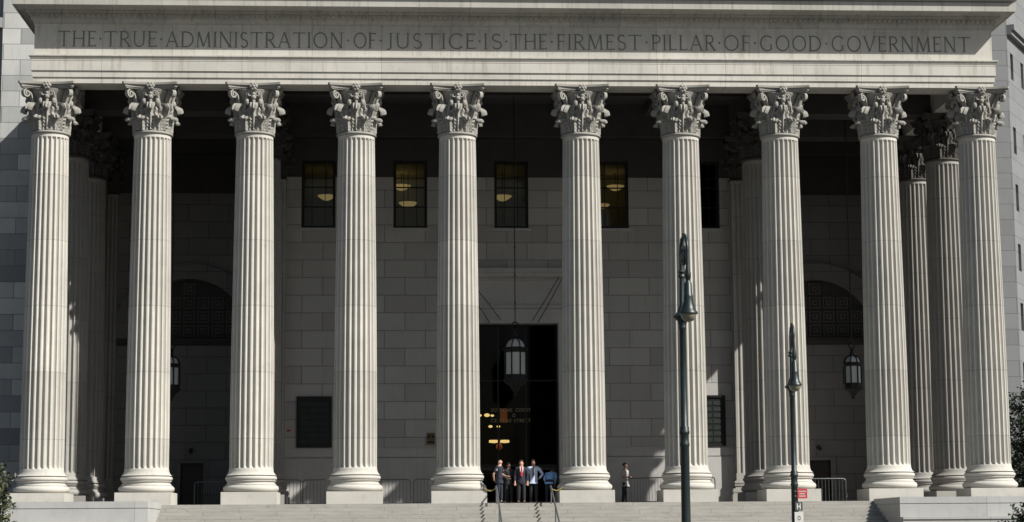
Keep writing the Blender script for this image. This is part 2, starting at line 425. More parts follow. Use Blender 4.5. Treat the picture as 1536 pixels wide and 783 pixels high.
def make_column(loc):
    o = Vector(loc)
    sh = shaft_mb(); sh.v = [(x + o.x, y + o.y, z) for x, y, z in sh.v]
    c = sh.build('column', M['shaft'], CH, (o.x, o.y, 0), smooth=38)
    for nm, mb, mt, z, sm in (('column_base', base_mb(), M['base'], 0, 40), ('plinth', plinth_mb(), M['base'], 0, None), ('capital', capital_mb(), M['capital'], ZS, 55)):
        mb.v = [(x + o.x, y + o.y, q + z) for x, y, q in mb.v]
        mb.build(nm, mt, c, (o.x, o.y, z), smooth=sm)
    return c
col0 = make_column((XC[0], 0, 0))
INNER = None
spots = [(x, 0) for x in XC[1:]]
spots += [(-17.534, Y1), (17.534, Y1), (-17.534, Y2), (17.534, Y2), (-9.95, Y1), (10.0, Y1)]
for i, (x, y) in enumerate(spots):
    c = copy_tree(col0, CH, (x, y, -GZ))
    c.rotation_euler = (0, 0, PI / 2 * (i % 4))
    if y > 0:                                             # inner columns: portico shade put into darker shaft and capital colours
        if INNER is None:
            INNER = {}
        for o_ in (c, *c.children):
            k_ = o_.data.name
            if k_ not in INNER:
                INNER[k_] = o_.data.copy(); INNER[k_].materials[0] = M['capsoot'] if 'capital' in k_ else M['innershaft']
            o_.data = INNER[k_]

def pilaster(x0, x1, yf, yb):
    """flat fluted pier standing against a wall: shaft > base, plinth, capital"""
    cx, w = (x0 + x1) / 2, (x1 - x0); nf = 7; vs = []; pl = [(x0, yb), (x0, yf)]
    e = .075; pitch = (w - 2 * e) / nf
    for f in range(nf):
        for t in (0., .06, .18, .38, .62, .82, .94, 1.): pl.append((x0 + e + pitch * (f + .12 + .76 * t), yf + .06 * math.sin(PI * t) ** .6))
    pl += [(x1, yf), (x1, yb)]
    s_ = MB().prism(pl, 1.28, ZS - .14); s_.box(x0 - .03, x1 + .03, yf - .03, yb, .99, 1.277); s_.box(x0 - .02, x1 + .02, yf - .02, yb, ZS - .137, ZS)
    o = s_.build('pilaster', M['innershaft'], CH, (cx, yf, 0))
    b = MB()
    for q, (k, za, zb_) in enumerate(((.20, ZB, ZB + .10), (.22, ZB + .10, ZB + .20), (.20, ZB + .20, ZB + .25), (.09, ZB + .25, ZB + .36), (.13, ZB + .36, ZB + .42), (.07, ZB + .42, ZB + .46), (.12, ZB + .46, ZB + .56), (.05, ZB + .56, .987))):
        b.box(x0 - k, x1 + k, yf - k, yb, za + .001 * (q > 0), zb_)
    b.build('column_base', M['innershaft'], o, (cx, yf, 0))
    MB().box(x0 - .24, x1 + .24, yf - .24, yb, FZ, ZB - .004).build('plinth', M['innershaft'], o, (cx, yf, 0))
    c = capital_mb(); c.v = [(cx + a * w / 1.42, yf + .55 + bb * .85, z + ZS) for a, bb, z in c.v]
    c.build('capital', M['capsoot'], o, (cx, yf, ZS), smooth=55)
pilaster(-10.70, -9.28, 8.92, Y2 - .002); pilaster(9.52, 10.95, 8.92, Y2 - .002)
pilaster(-18.2, -16.8, 12.75, Y3 - .002); pilaster(16.8, 18.2, 12.75, Y3 - .002)

# ------------------------------------------------------------------ entablature
def sweep(prof):
    """closed profile (out, z) carried round the three open sides of the portico with mitred corners"""
    mb = MB(); yb = 13.9; n = len(prof); vs = []
    def fo(o): return o if o < .86 else .86 + (o - .86) * 1.75      # the cornice reaches further out over the front
    ex = 17.534
    for (cx, cy, kind) in ((-ex, yb, 0), (-ex, 0, 1), (ex, 0, 2), (ex, yb, 3)):
        for o, z in prof:
            if kind == 0: vs.append((-ex - o, yb, z))
            elif kind == 1: vs.append((-ex - o, -fo(o), z))
            elif kind == 2: vs.append((ex + o, -fo(o), z))
            else: vs.append((ex + o, yb, z))
    fs = [(a * n + i, (a + 1) * n + i, (a + 1) * n + (i + 1) % n, a * n + (i + 1) % n) for a in range(3) for i in range(n)]
    fs += [tuple(range(n)), tuple(3 * n + i for i in range(n))[::-1]]
    return mb.add(vs, fs)
arch = [(-.57, 15.54), (.57, 15.54), (.57, 15.745), (.585, 15.76), (.615, 15.765), (.615, 15.985), (.63, 16.0), (.66, 16.005), (.66, 16.36),
        (.67, 16.38), (.672, 16.43), (.69, 16.45), (.70, 16.50), (.745, 16.54), (.745, 16.585), (-.57, 16.585)]
sweep(arch).build('architrave', M['entab'], CH, (0, 0, 0))
fr = [(-.57, 16.59), (.565, 16.59), (.565, 17.72), (.59, 17.735), (.59, 17.80), (-.57, 17.80)]
FR = sweep(fr).build('frieze', M['entab'], CH, (0, 0, 0))
cor = [(-.57, 17.805), (.60, 17.805), (.62, 17.86), (.68, 17.92), (.70, 17.98), (.70, 18.02), (.74, 18.10), (.84, 18.18), (.86, 18.22), (.86, 18.27), (.90, 18.31),
       (1.19, 18.31), (1.19, 18.285), (1.25, 18.285), (1.25, 18.615), (1.20, 18.63), (1.20, 18.66), (1.24, 18.68), (1.30, 18.78), (1.42, 18.95), (1.46, 19.02), (1.46, 19.1), (-.57, 19.1)]
CN = sweep(cor).build('cornice', M['cornice'], CH, (0, 0, 0))
mb = MB()                                                   # dentil band under the corona
x = -18.25
while x < 18.2:
    mb.box(x, x + .11, -.84, -.69, 18.035, 18.12); x += .19
mb.build('dentil_band', M['cornice'], CN, (0, 0, 0))
mb = MB(); mb.prism_y([(-18.9, 19.12), (18.9, 19.12), (0, 25.4)], -.55, 13.5)
PD = mb.build('pediment', M['entab'], CH, (0, 0, 0))
mb = MB()
for sg in (-1, 1): mb.prism_y([(sg * 19.3, 19.12), (sg * 18.4, 19.12), (0, 25.2), (0, 25.9)], -1.4, 13.5)
mb.build('raking_cornice', M['cornice'], PD, (0, 0, 0))

# ---- inscription: Roman capitals from strokes
def arcp(cx, cy, rx, ry, a0, a1, n=16): return [(cx + rx * math.cos(math.radians(a0 + (a1 - a0) * i / n)), cy + ry * math.sin(math.radians(a0 + (a1 - a0) * i / n))) for i in range(n + 1)]
TK, TN = 1.0, .62
def V_(x, a=0., b=1., w=TK, s='tb'): return ([(x, a), (x, b)], w, s)
GL = {
 'T': (.78, [V_(.39, 0, 1, TK, 'b'), ([(.0, .96), (.78, .96)], TN, 'e')]),
 'H': (.82, [V_(.10), V_(.72), ([(.10, .52), (.72, .52)], TN, '')]),
 'E': (.56, [V_(.10), ([(.1, .96), (.52, .96)], TN, 'e1'), ([(.1, .53), (.46, .53)], TN, ''), ([(.1, .04), (.54, .04)], TN, 'e1')]),
 'F': (.52, [V_(.10), ([(.1, .96), (.50, .96)], TN, 'e1'), ([(.1, .53), (.44, .53)], TN, '')]),
 'L': (.54, [V_(.10), ([(.1, .04), (.52, .04)], TN, 'e1')]),
 'I': (.20, [V_(.10)]),
 'R': (.68, [V_(.10), ([(.1, .97)] + arcp(.30, .73, .24, .24, 90, -90) + [(.1, .49)], .8, ''), ([(.30, .49), (.66, .0)], TK, 'b')]),
 'P': (.58, [V_(.10), ([(.1, .97)] + arcp(.30, .72, .25, .25, 90, -90) + [(.1, .47)], .8, '')]),
 'D': (.82, [V_(.10), ([(.1, .97)] + arcp(.32, .5, .46, .47, 90, -90, 22) + [(.1, .03)], .8, '')]),
 'U': (.78, [([(.10, 1), (.10, .34)] + arcp(.39, .34, .29, .31, 180, 360, 18) + [(.68, 1)], .85, 't2')]),
 'A': (.84, [([(.06, 0), (.42, 1)], TN, 'b'), ([(.42, 1), (.78, 0)], TK, 'b2'), ([(.20, .36), (.64, .36)], TN, '')]),
 'V': (.82, [([(.06, 1), (.41, 0)], TK, 't0'), ([(.41, 0), (.76, 1)], TN, 't2')]),
 'M': (.98, [([(.10, 0), (.16, 1)], TN, 'b'), ([(.16, 1), (.49, .04)], TK, ''), ([(.49, .04), (.82, 1)], TN, ''), ([(.82, 1), (.88, 0)], TK, 'b2')]),
 'N': (.84, [V_(.10, 0, 1, TN), ([(.10, 1), (.74, 0)], TK, ''), V_(.74, 0, 1, TN)]),
 'O': (.96, [(arcp(.48, .5, .42, .48, 0, 360, 32), .85, 'c')]),
 'C': (.82, [(arcp(.48, .5, .42, .48, 42, 318, 26), .85, 'x')]),
 'G': (.88, [(arcp(.48, .5, .42, .48, 42, 300, 26) + [(.76, .10), (.76, .42)], .85, '')]),
 'S': (.54, [(arcp(.27, .735, .20, .225, 35, 250, 16) + arcp(.27, .255, .22, .235, 75, -150, 16), .85, '')]),
 'J': (.40, [([(.28, 1), (.28, .1)] + arcp(.12, .1, .16, .16, 0, -110, 8), .95, 't1')]),
}
def strokes(mb, ch, x, z, h, sx, y, wid, out):
    w, st = GL[ch]; k = 0
    def rib(pl, wd, closed=False):
        nonlocal k
        pts = [Vector((x + p[0] * h * sx, z + p[1] * h)) for p in pl]; n = len(pts); L = []; R = []
        for i in range(n):
            a = pts[i - 1] if i else (pts[-2] if closed else pts[0]); b = pts[i + 1] if i < n - 1 else (pts[1] if closed else pts[-1])
            d = (b - a).normalized(); nn = Vector((-d.y, d.x)) * wd * .5; L.append(pts[i] + nn); R.append(pts[i] - nn)
        o = out + .0006 * k; k += 1
        vs = [(p.x, y - o, p.y) for p in L] + [(p.x, y - o, p.y) for p in R] + [(p.x, y + .004, p.y) for p in L] + [(p.x, y + .004, p.y) for p in R]
        fs = []
        for i in range(n - 1):
            fs += [(i, n + i, n + i + 1, i + 1), (i, i + 1, 2 * n + i + 1, 2 * n + i), (n + i, 3 * n + i, 3 * n + i + 1, n + i + 1)]
        fs += [(0, 2 * n, 3 * n, n), (n - 1, 2 * n - 1, 4 * n - 1, 3 * n - 1)]
        mb.add(vs, fs)
    t = wid / h
    for pl, wk, s_ in st:
        rib(pl, wid * wk, s_ == 'c')
        a, b = pl[0], pl[-1]
        lo, hi = (a, b) if a[1] < b[1] else (b, a)
        def tick(px_, pz): rib([(px_ - t * 1.25 / sx, pz), (px_ + t * 1.25 / sx, pz)], wid * .4)
        if s_ in ('tb', 'b', 'b2'): tick(lo[0], t * .2)
        if s_ == 'tb': tick(hi[0], 1 - t * .2)
        if s_ in ('t0', 't1'): tick(a[0], 1 - t * .2)
        if s_ == 't2': tick(b[0], 1 - t * .2)
        if len(pl) > 20 and ch == 'U': tick(a[0], 1 - t * .2)
        if s_ in ('e', 'e1'): rib([(b[0], b[1] - .09 * (1 if b[1] > .5 else -1)), (b[0], b[1])], wid * .5)
        if s_ == 'e': rib([(a[0], a[1] - .09), (a[0], a[1])], wid * .5)
def word(mb, txt, x0, x1, z, h, y, wid, out):
    gap = .17; tot = sum(GL[c][0] for c in txt) + gap * (len(txt) - 1); sx = (x1 - x0) / (tot * h); x = x0
    for c in txt:
        strokes(mb, c, x, z, h, sx, y, wid, out); x += (GL[c][0] + gap) * h * sx
def px2x(u): return -17.23 + (u - 87) * (34.48 / 1368.) 
words = [('THE', 87, 143), ('TRUE', 155, 232), ('ADMINISTRATION', 245, 507), ('OF', 523, 556), ('JUSTICE', 571, 705), ('IS', 717, 745), ('THE', 757, 812), ('FIRMEST', 827, 954),
         ('PILLAR', 970, 1066), ('OF', 1079, 1119), ('GOOD', 1134, 1227), ('GOVERNMENT', 1243, 1455)]
mb = MB()
for i, (w, a, b) in enumerate(words):
    word(mb, w, px2x(a), px2x(b), 16.935, .60, -.565, .061, .005)
    if i < len(words) - 1:
        cx = (px2x(b) + px2x(words[i + 1][1])) / 2; cz = 17.235; d = .05
        mb.prism_y([(cx - d, cz), (cx, cz - d), (cx + d, cz), (cx, cz + d)], -.571, -.563)
mb.build('inscription', M['letter'], FR, (0, 0, 0))

# ------------------------------------------------------------------ walls, ceiling, floor of the portico
def wall_rects(mb, x0, x1, z0, z1, holes, y0, y1):
    xs = sorted({x0, x1, *[h[0] for h in holes], *[h[1] for h in holes]}); zs = sorted({z0, z1, *[h[2] for h in holes], *[h[3] for h in holes]})
    for i in range(len(xs) - 1):
        for j in range(len(zs) - 1):
            cx, cz = (xs[i] + xs[i + 1]) / 2, (zs[j] + zs[j + 1]) / 2
            if cx < x0 or cx > x1 or cz < z0 or cz > z1: continue
            if any(h[0] < cx < h[1] and h[2] < cz < h[3] for h in holes): continue
            mb.box(xs[i], xs[i + 1], y0, y1, zs[j], zs[j + 1])
WIN = [(-8.66, -7.23), (-4.79, -3.36), (-.52, .93), (3.76, 5.2), (7.66, 9.1)]
WZ0, WZ1 = 11.65, 14.56
DX0, DX1, DZ = -1.72, 2.14, 7.6
mb = MB()
wall_rects(mb, -10.7, 10.95, 2.42, ZS + .2, [(a, b, WZ0, WZ1) for a, b in WIN] + [(DX0, DX1, FZ, DZ)], Y2, Y2 + .7)
mb.box(-10.7, -9.4, Y2 + .7, Y3, FZ, 15.5); mb.box(9.5, 10.95, Y2 + .7, Y3, FZ, 15.5)
CW = mb.build('wall', M['wall'], CH, (0, 0, 0))
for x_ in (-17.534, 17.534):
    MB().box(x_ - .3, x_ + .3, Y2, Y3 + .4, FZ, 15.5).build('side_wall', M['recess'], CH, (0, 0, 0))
mb = MB()
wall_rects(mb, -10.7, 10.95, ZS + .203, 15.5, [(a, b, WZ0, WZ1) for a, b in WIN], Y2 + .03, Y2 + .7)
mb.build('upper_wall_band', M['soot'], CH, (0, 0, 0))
for a, b in ((-10.7, DX0 - .5), (DX1 + .5, 10.95)):
    mb = MB()
    mb.box(a, b, Y2 - .05, Y2 + .69, FZ, 1.985)
    mb.box(a, b, Y2 - .03, Y2 + .69, 2.02, 2.36); mb.box(a, b, Y2 - .015, Y2 + .69, 2.36, 2.416)
    mb.box(a, b, Y2 + .03, Y2 + .68, 1.985, 2.02)
    mb.build('wall_dado', M['smooth'], CH, (0, 0, 0))
# windows of the upper rooms
for i, (a, b) in enumerate(WIN):
    f = MB(); t = .12; y0, y1 = Y2 + .16, Y2 + .26
    f.box(a, a + t, y0, y1, WZ0, WZ1); f.box(b - t, b, y0, y1, WZ0, WZ1); f.box(a + t, b - t, y0, y1, WZ0, WZ0 + .12); f.box(a + t, b - t, y0, y1, WZ1 - t, WZ1)
    xs = [a + t, a + t + (b - a - 2 * t) * .27, b - t - (b - a - 2 * t) * .27, b - t]
    for x in xs[1:3]: f.box(x - .014, x + .014, y0 + .02, y1 - .02, WZ0 + .12, WZ1 - t)
    for z, h in ((12.58, .05), (13.42, .05), (13.82, .03)):
        for q in range(3):
            f.box(xs[q] + (.014 if q else 0), xs[q + 1] - (.014 if q < 2 else 0), y0 + .015, y1 - .015, z - h / 2, z + h / 2)
    w = f.build('window', M['black'], CH, (0, 0, 0))
    MB().box(a + t * .5, b - t * .5, Y2 + .205, Y2 + .212, WZ0 + .06, WZ1 - t * .5).build('pane', M['pane'], w, (0, 0, 0))
    MB().box(a - .14, b + .14, Y2 - .08, Y2 + .15, WZ0 - .13, WZ0 - .004).build('sill', M['smooth'], w, (0, 0, 0))
# entrance surround, glass screen and doors
mb = MB()
mb.box(DX0 - .5, DX0 - .003, Y2 - .07, Y2 + .71, FZ, DZ); mb.box(DX1 + .003, DX1 + .5, Y2 - .07, Y2 + .71, FZ, DZ)
mb.box(DX0 - .5, DX1 + .5, Y2 - .07, Y2 - .003, DZ + .003, 8.20); mb.box(DX0 - .5, DX1 + .5, Y2 - .04, Y2 - .003, 8.20, 8.25)
mb.box(DX0 - .55, DX1 + .55, Y2 - .12, Y2 - .003, 8.25, 8.36); mb.box(DX0 - .5, DX1 + .5, Y2 - .045, Y2 - .003, 8.36, 9.42)
mb.box(DX0 - .55, DX1 + .55, Y2 - .10, Y2 - .003, 9.42, 9.54); mb.box(DX0 - .7, DX1 + .7, Y2 - .34, Y2 - .003, 9.54, 9.72); mb.box(DX0 - .75, DX1 + .75, Y2 - .42, Y2 - .003, 9.72, 9.9)
mb.build('entrance_surround', M['smooth'], CH, (0, 0, 0))
f = MB(); y0, y1 = Y2 + .45, Y2 + .55
for x in (DX0, -.02, .36, DX1 - .08): f.box(x, x + .07, y0, y1, FZ + .002, 1.62)
for x in (DX0, -.41, .76, DX1 - .08): f.box(x, x + .06, y0, y1, 1.70, DZ)
f.box(DX0, DX1, y0 - .03, y1 + .03, 1.62, 1.70)
for x0_, x1_ in ((DX0 + .06, -.41), (-.35, .76), (.82, DX1 - .08)): f.box(x0_, x1_, y0 + .02, y1 - .02, 5.2, 5.25); f.box(x0_, x1_, y0 + .02, y1 - .02, DZ - .06, DZ)
SC = f.build('entrance_screen', M['black'], CH, (0, 0, 0))
MB().box(DX0 + .01, DX1 - .01, Y2 + .495, Y2 + .503, 1.66, DZ - .03).build('pane', M['dglass'], SC, (0, 0, 0))
for x0_, x1_ in ((DX0 + .07, -.02), (.43, DX1 - .08)):
    d = MB(); d.box(x0_ + .01, x1_ - .01, Y2 + .47, Y2 + .53, FZ + .004, .18)
    d.box(x0_ + .01, x0_ + .12, Y2 + .47, Y2 + .53, .18, 1.6); d.box(x1_ - .12, x1_ - .01, Y2 + .47, Y2 + .53, .18, 1.6); d.box(x0_ + .12, x1_ - .12, Y2 + .47, Y2 + .53, 1.48, 1.6)
    dd = d.build('door', M['door'], CH, (0, 0, 0))
    MB().box(x0_ + .11, x1_ - .11, Y2 + .498, Y2 + .504, .17, 1.49).build('pane', M['dglass'], dd, (0, 0, 0))
    MB().box(x1_ - .10, x1_ - .06, Y2 + .42, Y2 + .468, .75, 1.15).build('handle', M['brass'], dd, (0, 0, 0))
mb = MB(); gy = Y2 + .447                                     # lettering on the glass
word(mb, 'SUPREME', -.69, .22, 3.93, .13, gy + .04, .022, .004); word(mb, 'COURT', .36, .99, 3.93, .13, gy + .04, .022, .004)
word(mb, 'CENTRE', -.69, .18, 3.485, .13, gy + .04, .022, .004); word(mb, 'STREET', .27, .99, 3.485, .13, gy + .04, .022, .004)
pl = arcp(.28, 3.765, .07, .07, 0, 360, 20); n = len(pl)
mb.add([(.28 + (p[0] - .28) * k, gy + .035, 3.765 + (p[1] - 3.765) * k) for k in (1, .7) for p in pl], [(i, i + 1, n + i + 1, n + i) for i in range(n - 1)])
mb.build('glass_lettering', M['gold'], SC, (0, 0, 0))

# recess walls with their blind arches
def recess(x0, x1, ca, dx0, dx1, cam):
    mb = MB(); r = 2.62; zc = 7.36
    wall_rects(mb, x0, x1, FZ, 7.04, [(dx0, dx1, FZ, 1.95)], Y3, Y3 + .6)
    # wall above the springing with an arched hole
    n = 28; pts = [(ca + r * math.cos(PI * i / n), zc + r * math.sin(PI * i / n)) for i in range(n + 1)]
    top = ZS + .14
    for i in range(n):
        (xa, za), (xb, zb) = pts[i], pts[i + 1]
        mb.prism_y([(xa, za), (xa, top), (xb, top), (xb, zb)], Y3, Y3 + .6)
    mb.box(x0, ca - r, Y3, Y3 + .6, zc, top); mb.box(ca + r, x1, Y3, Y3 + .6, zc, top)
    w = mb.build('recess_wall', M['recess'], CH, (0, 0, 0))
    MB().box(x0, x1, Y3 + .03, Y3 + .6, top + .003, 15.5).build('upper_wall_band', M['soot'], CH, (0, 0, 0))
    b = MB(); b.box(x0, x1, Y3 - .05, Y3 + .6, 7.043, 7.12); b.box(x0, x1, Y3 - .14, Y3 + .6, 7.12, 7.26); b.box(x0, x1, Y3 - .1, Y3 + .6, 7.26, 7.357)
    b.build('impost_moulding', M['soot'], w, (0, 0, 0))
    ri = MB()
    for ra, rb, pr in ((r, r + .28, .05), (r + .28, r + .60, .10), (r + .60, r + .68, .15)):
        for i in range(n):
            a0, a1 = PI * i / n, PI * (i + 1) / n
            ri.prism_y([(ca + rr * math.cos(a), zc + .004 + rr * math.sin(a)) for rr, a in ((ra, a0), (rb, a0), (rb, a1), (ra, a1))], Y3 - pr, Y3 - .003)
    ri.build('archivolt', M['recess'], w, (0, 0, 0))
    ty = MB(); ty.prism_y([(ca + r * math.cos(PI * i / n), zc + r * math.sin(PI * i / n)) for i in range(n + 1)], Y3 + .42, Y3 + .55)
    tp = ty; ty = MB(); s = .62
    for iz in range(5):
        for ix in range(-4, 5):
            cx, cz = ca + ix * s, zc + .36 + iz * s
            if math.hypot(abs(cx - ca) + .26, cz + .26 - zc) > r - .06: continue
            for q in range(2):
                e0, e1 = (.26, .19) if q == 0 else (.13, .05); yy = Y3 + .36 - q * .02
                e = e0; t = e0 - e1
                ty.box(cx - e, cx + e, yy, Y3 + .42, cz - e, cz - e + t); ty.box(cx - e, cx + e, yy, Y3 + .42, cz + e - t, cz + e)
                ty.box(cx - e, cx - e + t, yy, Y3 + .42, cz - e + t, cz + e - t); ty.box(cx + e - t, cx + e, yy, Y3 + .42, cz - e + t, cz + e - t)
    ty.build('coffer_ribs', M['cofrib'], w, (0, 0, 0)); tp.build('tympanum', M['coffer'], w, (0, 0, 0))
    fr_ = MB(); fr_.box(dx0 - .22, dx0, Y3 - .05, Y3 + .25, FZ, 1.95); fr_.box(dx1, dx1 + .22, Y3 - .05, Y3 + .25, FZ, 1.95); fr_.box(dx0 - .22, dx1 + .22, Y3 - .05, Y3 - .003, 1.953, 2.16)
    d = MB().box(dx0 + .002, dx1 - .002, Y3 + .2, Y3 + .26, FZ + .002, 1.948).build('door', M['door'], w, (0, 0, 0))
    fr_.build('door_surround', M['recess'], w, (0, 0, 0))
    k = thing('security_camera', 'small dark camera on the wall above the %s' % cam, 'camera', (dx0 + .45, Y3, 2.5))
    MB().box(dx0 + .41, dx0 + .49, Y3 - .06, Y3 - .002, 2.44, 2.6).build('bracket', M['black'], k, (dx0 + .45, Y3, 2.5))
    MB().tube([(dx0 + .45, Y3 - .06, 2.52), (dx0 + .45, Y3 - .38, 2.44)], [.09, .09], 10).build('camera_body', M['black'], k, (dx0 + .45, Y3, 2.5))
recess(-18.2, -10.703, -13.73, -13.95, -12.98, 'side door left of the third column')
recess(10.953, 18.2, 13.95, 13.4, 14.38, 'side door right of the eighth column')

# ceiling beams and slab
mb = MB(); zt = 16.9
mb.box(-18.0, 18.0, -.5, 13.9, zt + .003, zt + .3)
mb.build('portico_ceiling', M['ceil'], CH, (0, 0, 0))
mb = MB()
for x in (-9.95, 10.02): mb.box(x - .55, x + .55, .575, Y2 - .56, 15.535, zt)
for x in (-2.33, 2.33, 6.13, -6.13): mb.box(x - .25, x + .25, .575, Y2 - .56, 16.45, zt)
for (a, b) in ((-16.96, -10.51), (10.58, 16.96)): mb.box(a, b, Y1 - .55, Y1 + .55, 15.535, zt); mb.box(a, b, Y2 - .5, Y2 + .5, 15.535, zt)
for (a, b) in ((-9.39, -2.59), (-2.07, 2.07), (2.59, 9.46)): mb.box(a, b, Y1 - .3, Y1 + .3, 16.3, zt)
for x0_, x1_, y in ((-9.38, 9.46, Y2),): mb.box(x0_, x1_, y - .5, y + .7, 15.535, zt)
for x0_, x1_ in ((-16.96, -9.96), (10.06, 16.96)): mb.box(x0_, x1_, Y3 - .5, Y3 + .6, 15.535, zt)
mb.build('ceiling_beams', M['ceil'], CH, (0, 0, 0))
mb = MB(); mb.box(-18.75, 18.75, -1.12, 14.2, FZ - .35, FZ)
mb.build('portico_floor', M['floor'], CH, (0, 0, 0))

# upper rooms behind the windows and lobby behind the entrance: open-fronted plastered boxes
def room(x0, x1, y0, y1, z0, z1, mat, name):
    mb = MB(); t = .1
    mb.box(x0 - t, x0, y0, y1, z0, z1); mb.box(x1, x1 + t, y0, y1, z0, z1); mb.box(x0 - t, x1 + t, y1, y1 + t, z0, z1); mb.box(x0 - t, x1 + t, y0, y1 + t, z0 - t, z0); mb.box(x0 - t, x1 + t, y0, y1 + t, z1, z1 + t)
    return mb.build(name, mat, CH, (0, 0, 0))
for i, (a, b) in enumerate(WIN):
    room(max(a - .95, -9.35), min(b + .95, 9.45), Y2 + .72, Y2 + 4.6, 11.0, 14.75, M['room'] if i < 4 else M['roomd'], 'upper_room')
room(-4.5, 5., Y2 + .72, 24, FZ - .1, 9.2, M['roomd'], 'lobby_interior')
# wings of the building
mb = MB(); mb.box(-22.15, -18.2, 13.6, 20, GZ, 26)
WL = mb.build('wing_wall', M['wingL'], CH, (0, 0, 0)); WL['label'] = 'wing wall of large pale and grey granite blocks left of the portico'
mb = MB(); mb.box(18.2, 23.15, 13.6, 20, GZ, 26)
WR = mb.build('wing_wall', M['wingR'], CH, (0, 0, 0)); WR['label'] = 'plain grey wing wall right of the portico'
def flank(cx, sg):
    """long wall running back at 30 degrees from the corner of the front"""
    L = 46; o = bpy.data.objects.new('flank_wall', None)
    hol = []
    for k in range(5):
        for zz in (3.0, 5.7, 8.4, 11.1, 13.85, 16.5, 19.95): hol.append((.55 + k * 2.1, 1.1 + k * 2.1, zz - .62, zz + .62))
    mb = MB(); wall_rects(mb, 0.02, L, GZ, 26, hol, 0, .5)
    mb.box(0.02, L, -.22, -.003, 21.3, 21.5); mb.box(0.02, L, -.35, -.003, 21.5, 21.75)
    ang = math.radians(60)
    me_o = mb.build('flank_wall', M['wingR'], CH, (0, 0, 0))
    for a, b, c, d in hol: MB().box(a, b, .28, .34, c, d).build('window', M['bronze'], me_o, (0, 0, 0))
    me_o.location = Vector((cx, 13.6, 0)) - Vector((0, 0, GZ))
    if sg > 0: me_o.rotation_euler = (0, 0, ang)
    else:
        me_o.rotation_euler = (0, 0, PI - ang); me_o.scale = (1, -1, 1)
    return me_o
flank(23.15, 1); flank(-22.15, -1)
MB().box(-22.1, 23.1, 14.25, 60, 19.2, 19.5).build('roof', M['ceil'], CH, (0, 0, 0))

# ------------------------------------------------------------------ stairs
ST = thing('stone_stairs', 'broad granite entrance steps between two stone side blocks', 'stairs', (0, -5, GZ))
prof = [(-1.13, FZ)]; y, z = -1.13, FZ; nst = 21; rh = (FZ - GZ) / nst
mb = MB(); vs = []
for i in range(nst):
    ya = -1.13 - .40 * i; zt_ = FZ - rh * i
    if i == 0: continue
    mb.box(-13.04, 12.85, ya, -1.125, GZ, zt_ - .002) if False else None
poly = [(-1.123, GZ), (-1.123, FZ - rh)]
for i in range(1, nst):
    yf = -1.123 - .40 * i; zt_ = FZ - rh * i
    poly += [(yf - .002, zt_), (yf - .004, zt_ - .008), (yf, zt_ - rh)]
n = len(poly)
mb = MB().add([(-13.04, a, b) for a, b in poly] + [(12.85, a, b) for a, b in poly], [tuple(range(n)), tuple(range(n, 2 * n))[::-1]] + [(i, (i + 1) % n, n + (i + 1) % n, n + i) for i in range(n)])
mb.build('steps', M['steps'], ST, (0, 0, 0))
MB().box(-13.04, 12.85, -1.16, -1.1215, FZ - rh, FZ - .001).build('top_step', M['steps'], ST, (0, 0, 0))
for a, b in ((-19.2, -13.043), (12.853, 19.2)):
    mb = MB(); mb.box(a, b, -5.0, -1.125, -.225, -.005); mb.box(a + .02, b - .02, -4.975, -1.125, -.25, -.225)
    mb.box(a, b, -4.99, -1.125, -.70, -.25)
    mb.build('cheek_wall', M['cheek'], ST, (0, 0, 0))
    mb = MB(); mb.box(a, b, -5.4, -1.125, -.78, -.703); mb.box(a, b, -5.36, -1.125, GZ, -.783)
    mb.build('cheek_wall_footing', M['cheek'], ST, (0, 0, 0))

# ------------------------------------------------------------------ ground
struct(tag(MB().box(-400, 400, -600, 400, GZ - .3, GZ).build('ground', M['pave']), 'pale concrete plaza in front of the courthouse', 'ground'))
struct(tag(MB().box(-400, 400, -46, -29, GZ + .004, GZ + .008).build('road', M['asph']), 'asphalt street in front of the plaza', 'road'))
mb = MB(); mb.box(-400, 400, -29.0, -28.7, GZ, GZ + .13); mb.box(-400, 400, -46.3, -46, GZ, GZ + .13)
struct(tag(mb.build('kerb', M['cheek']), 'granite kerb along the street', 'kerb'))

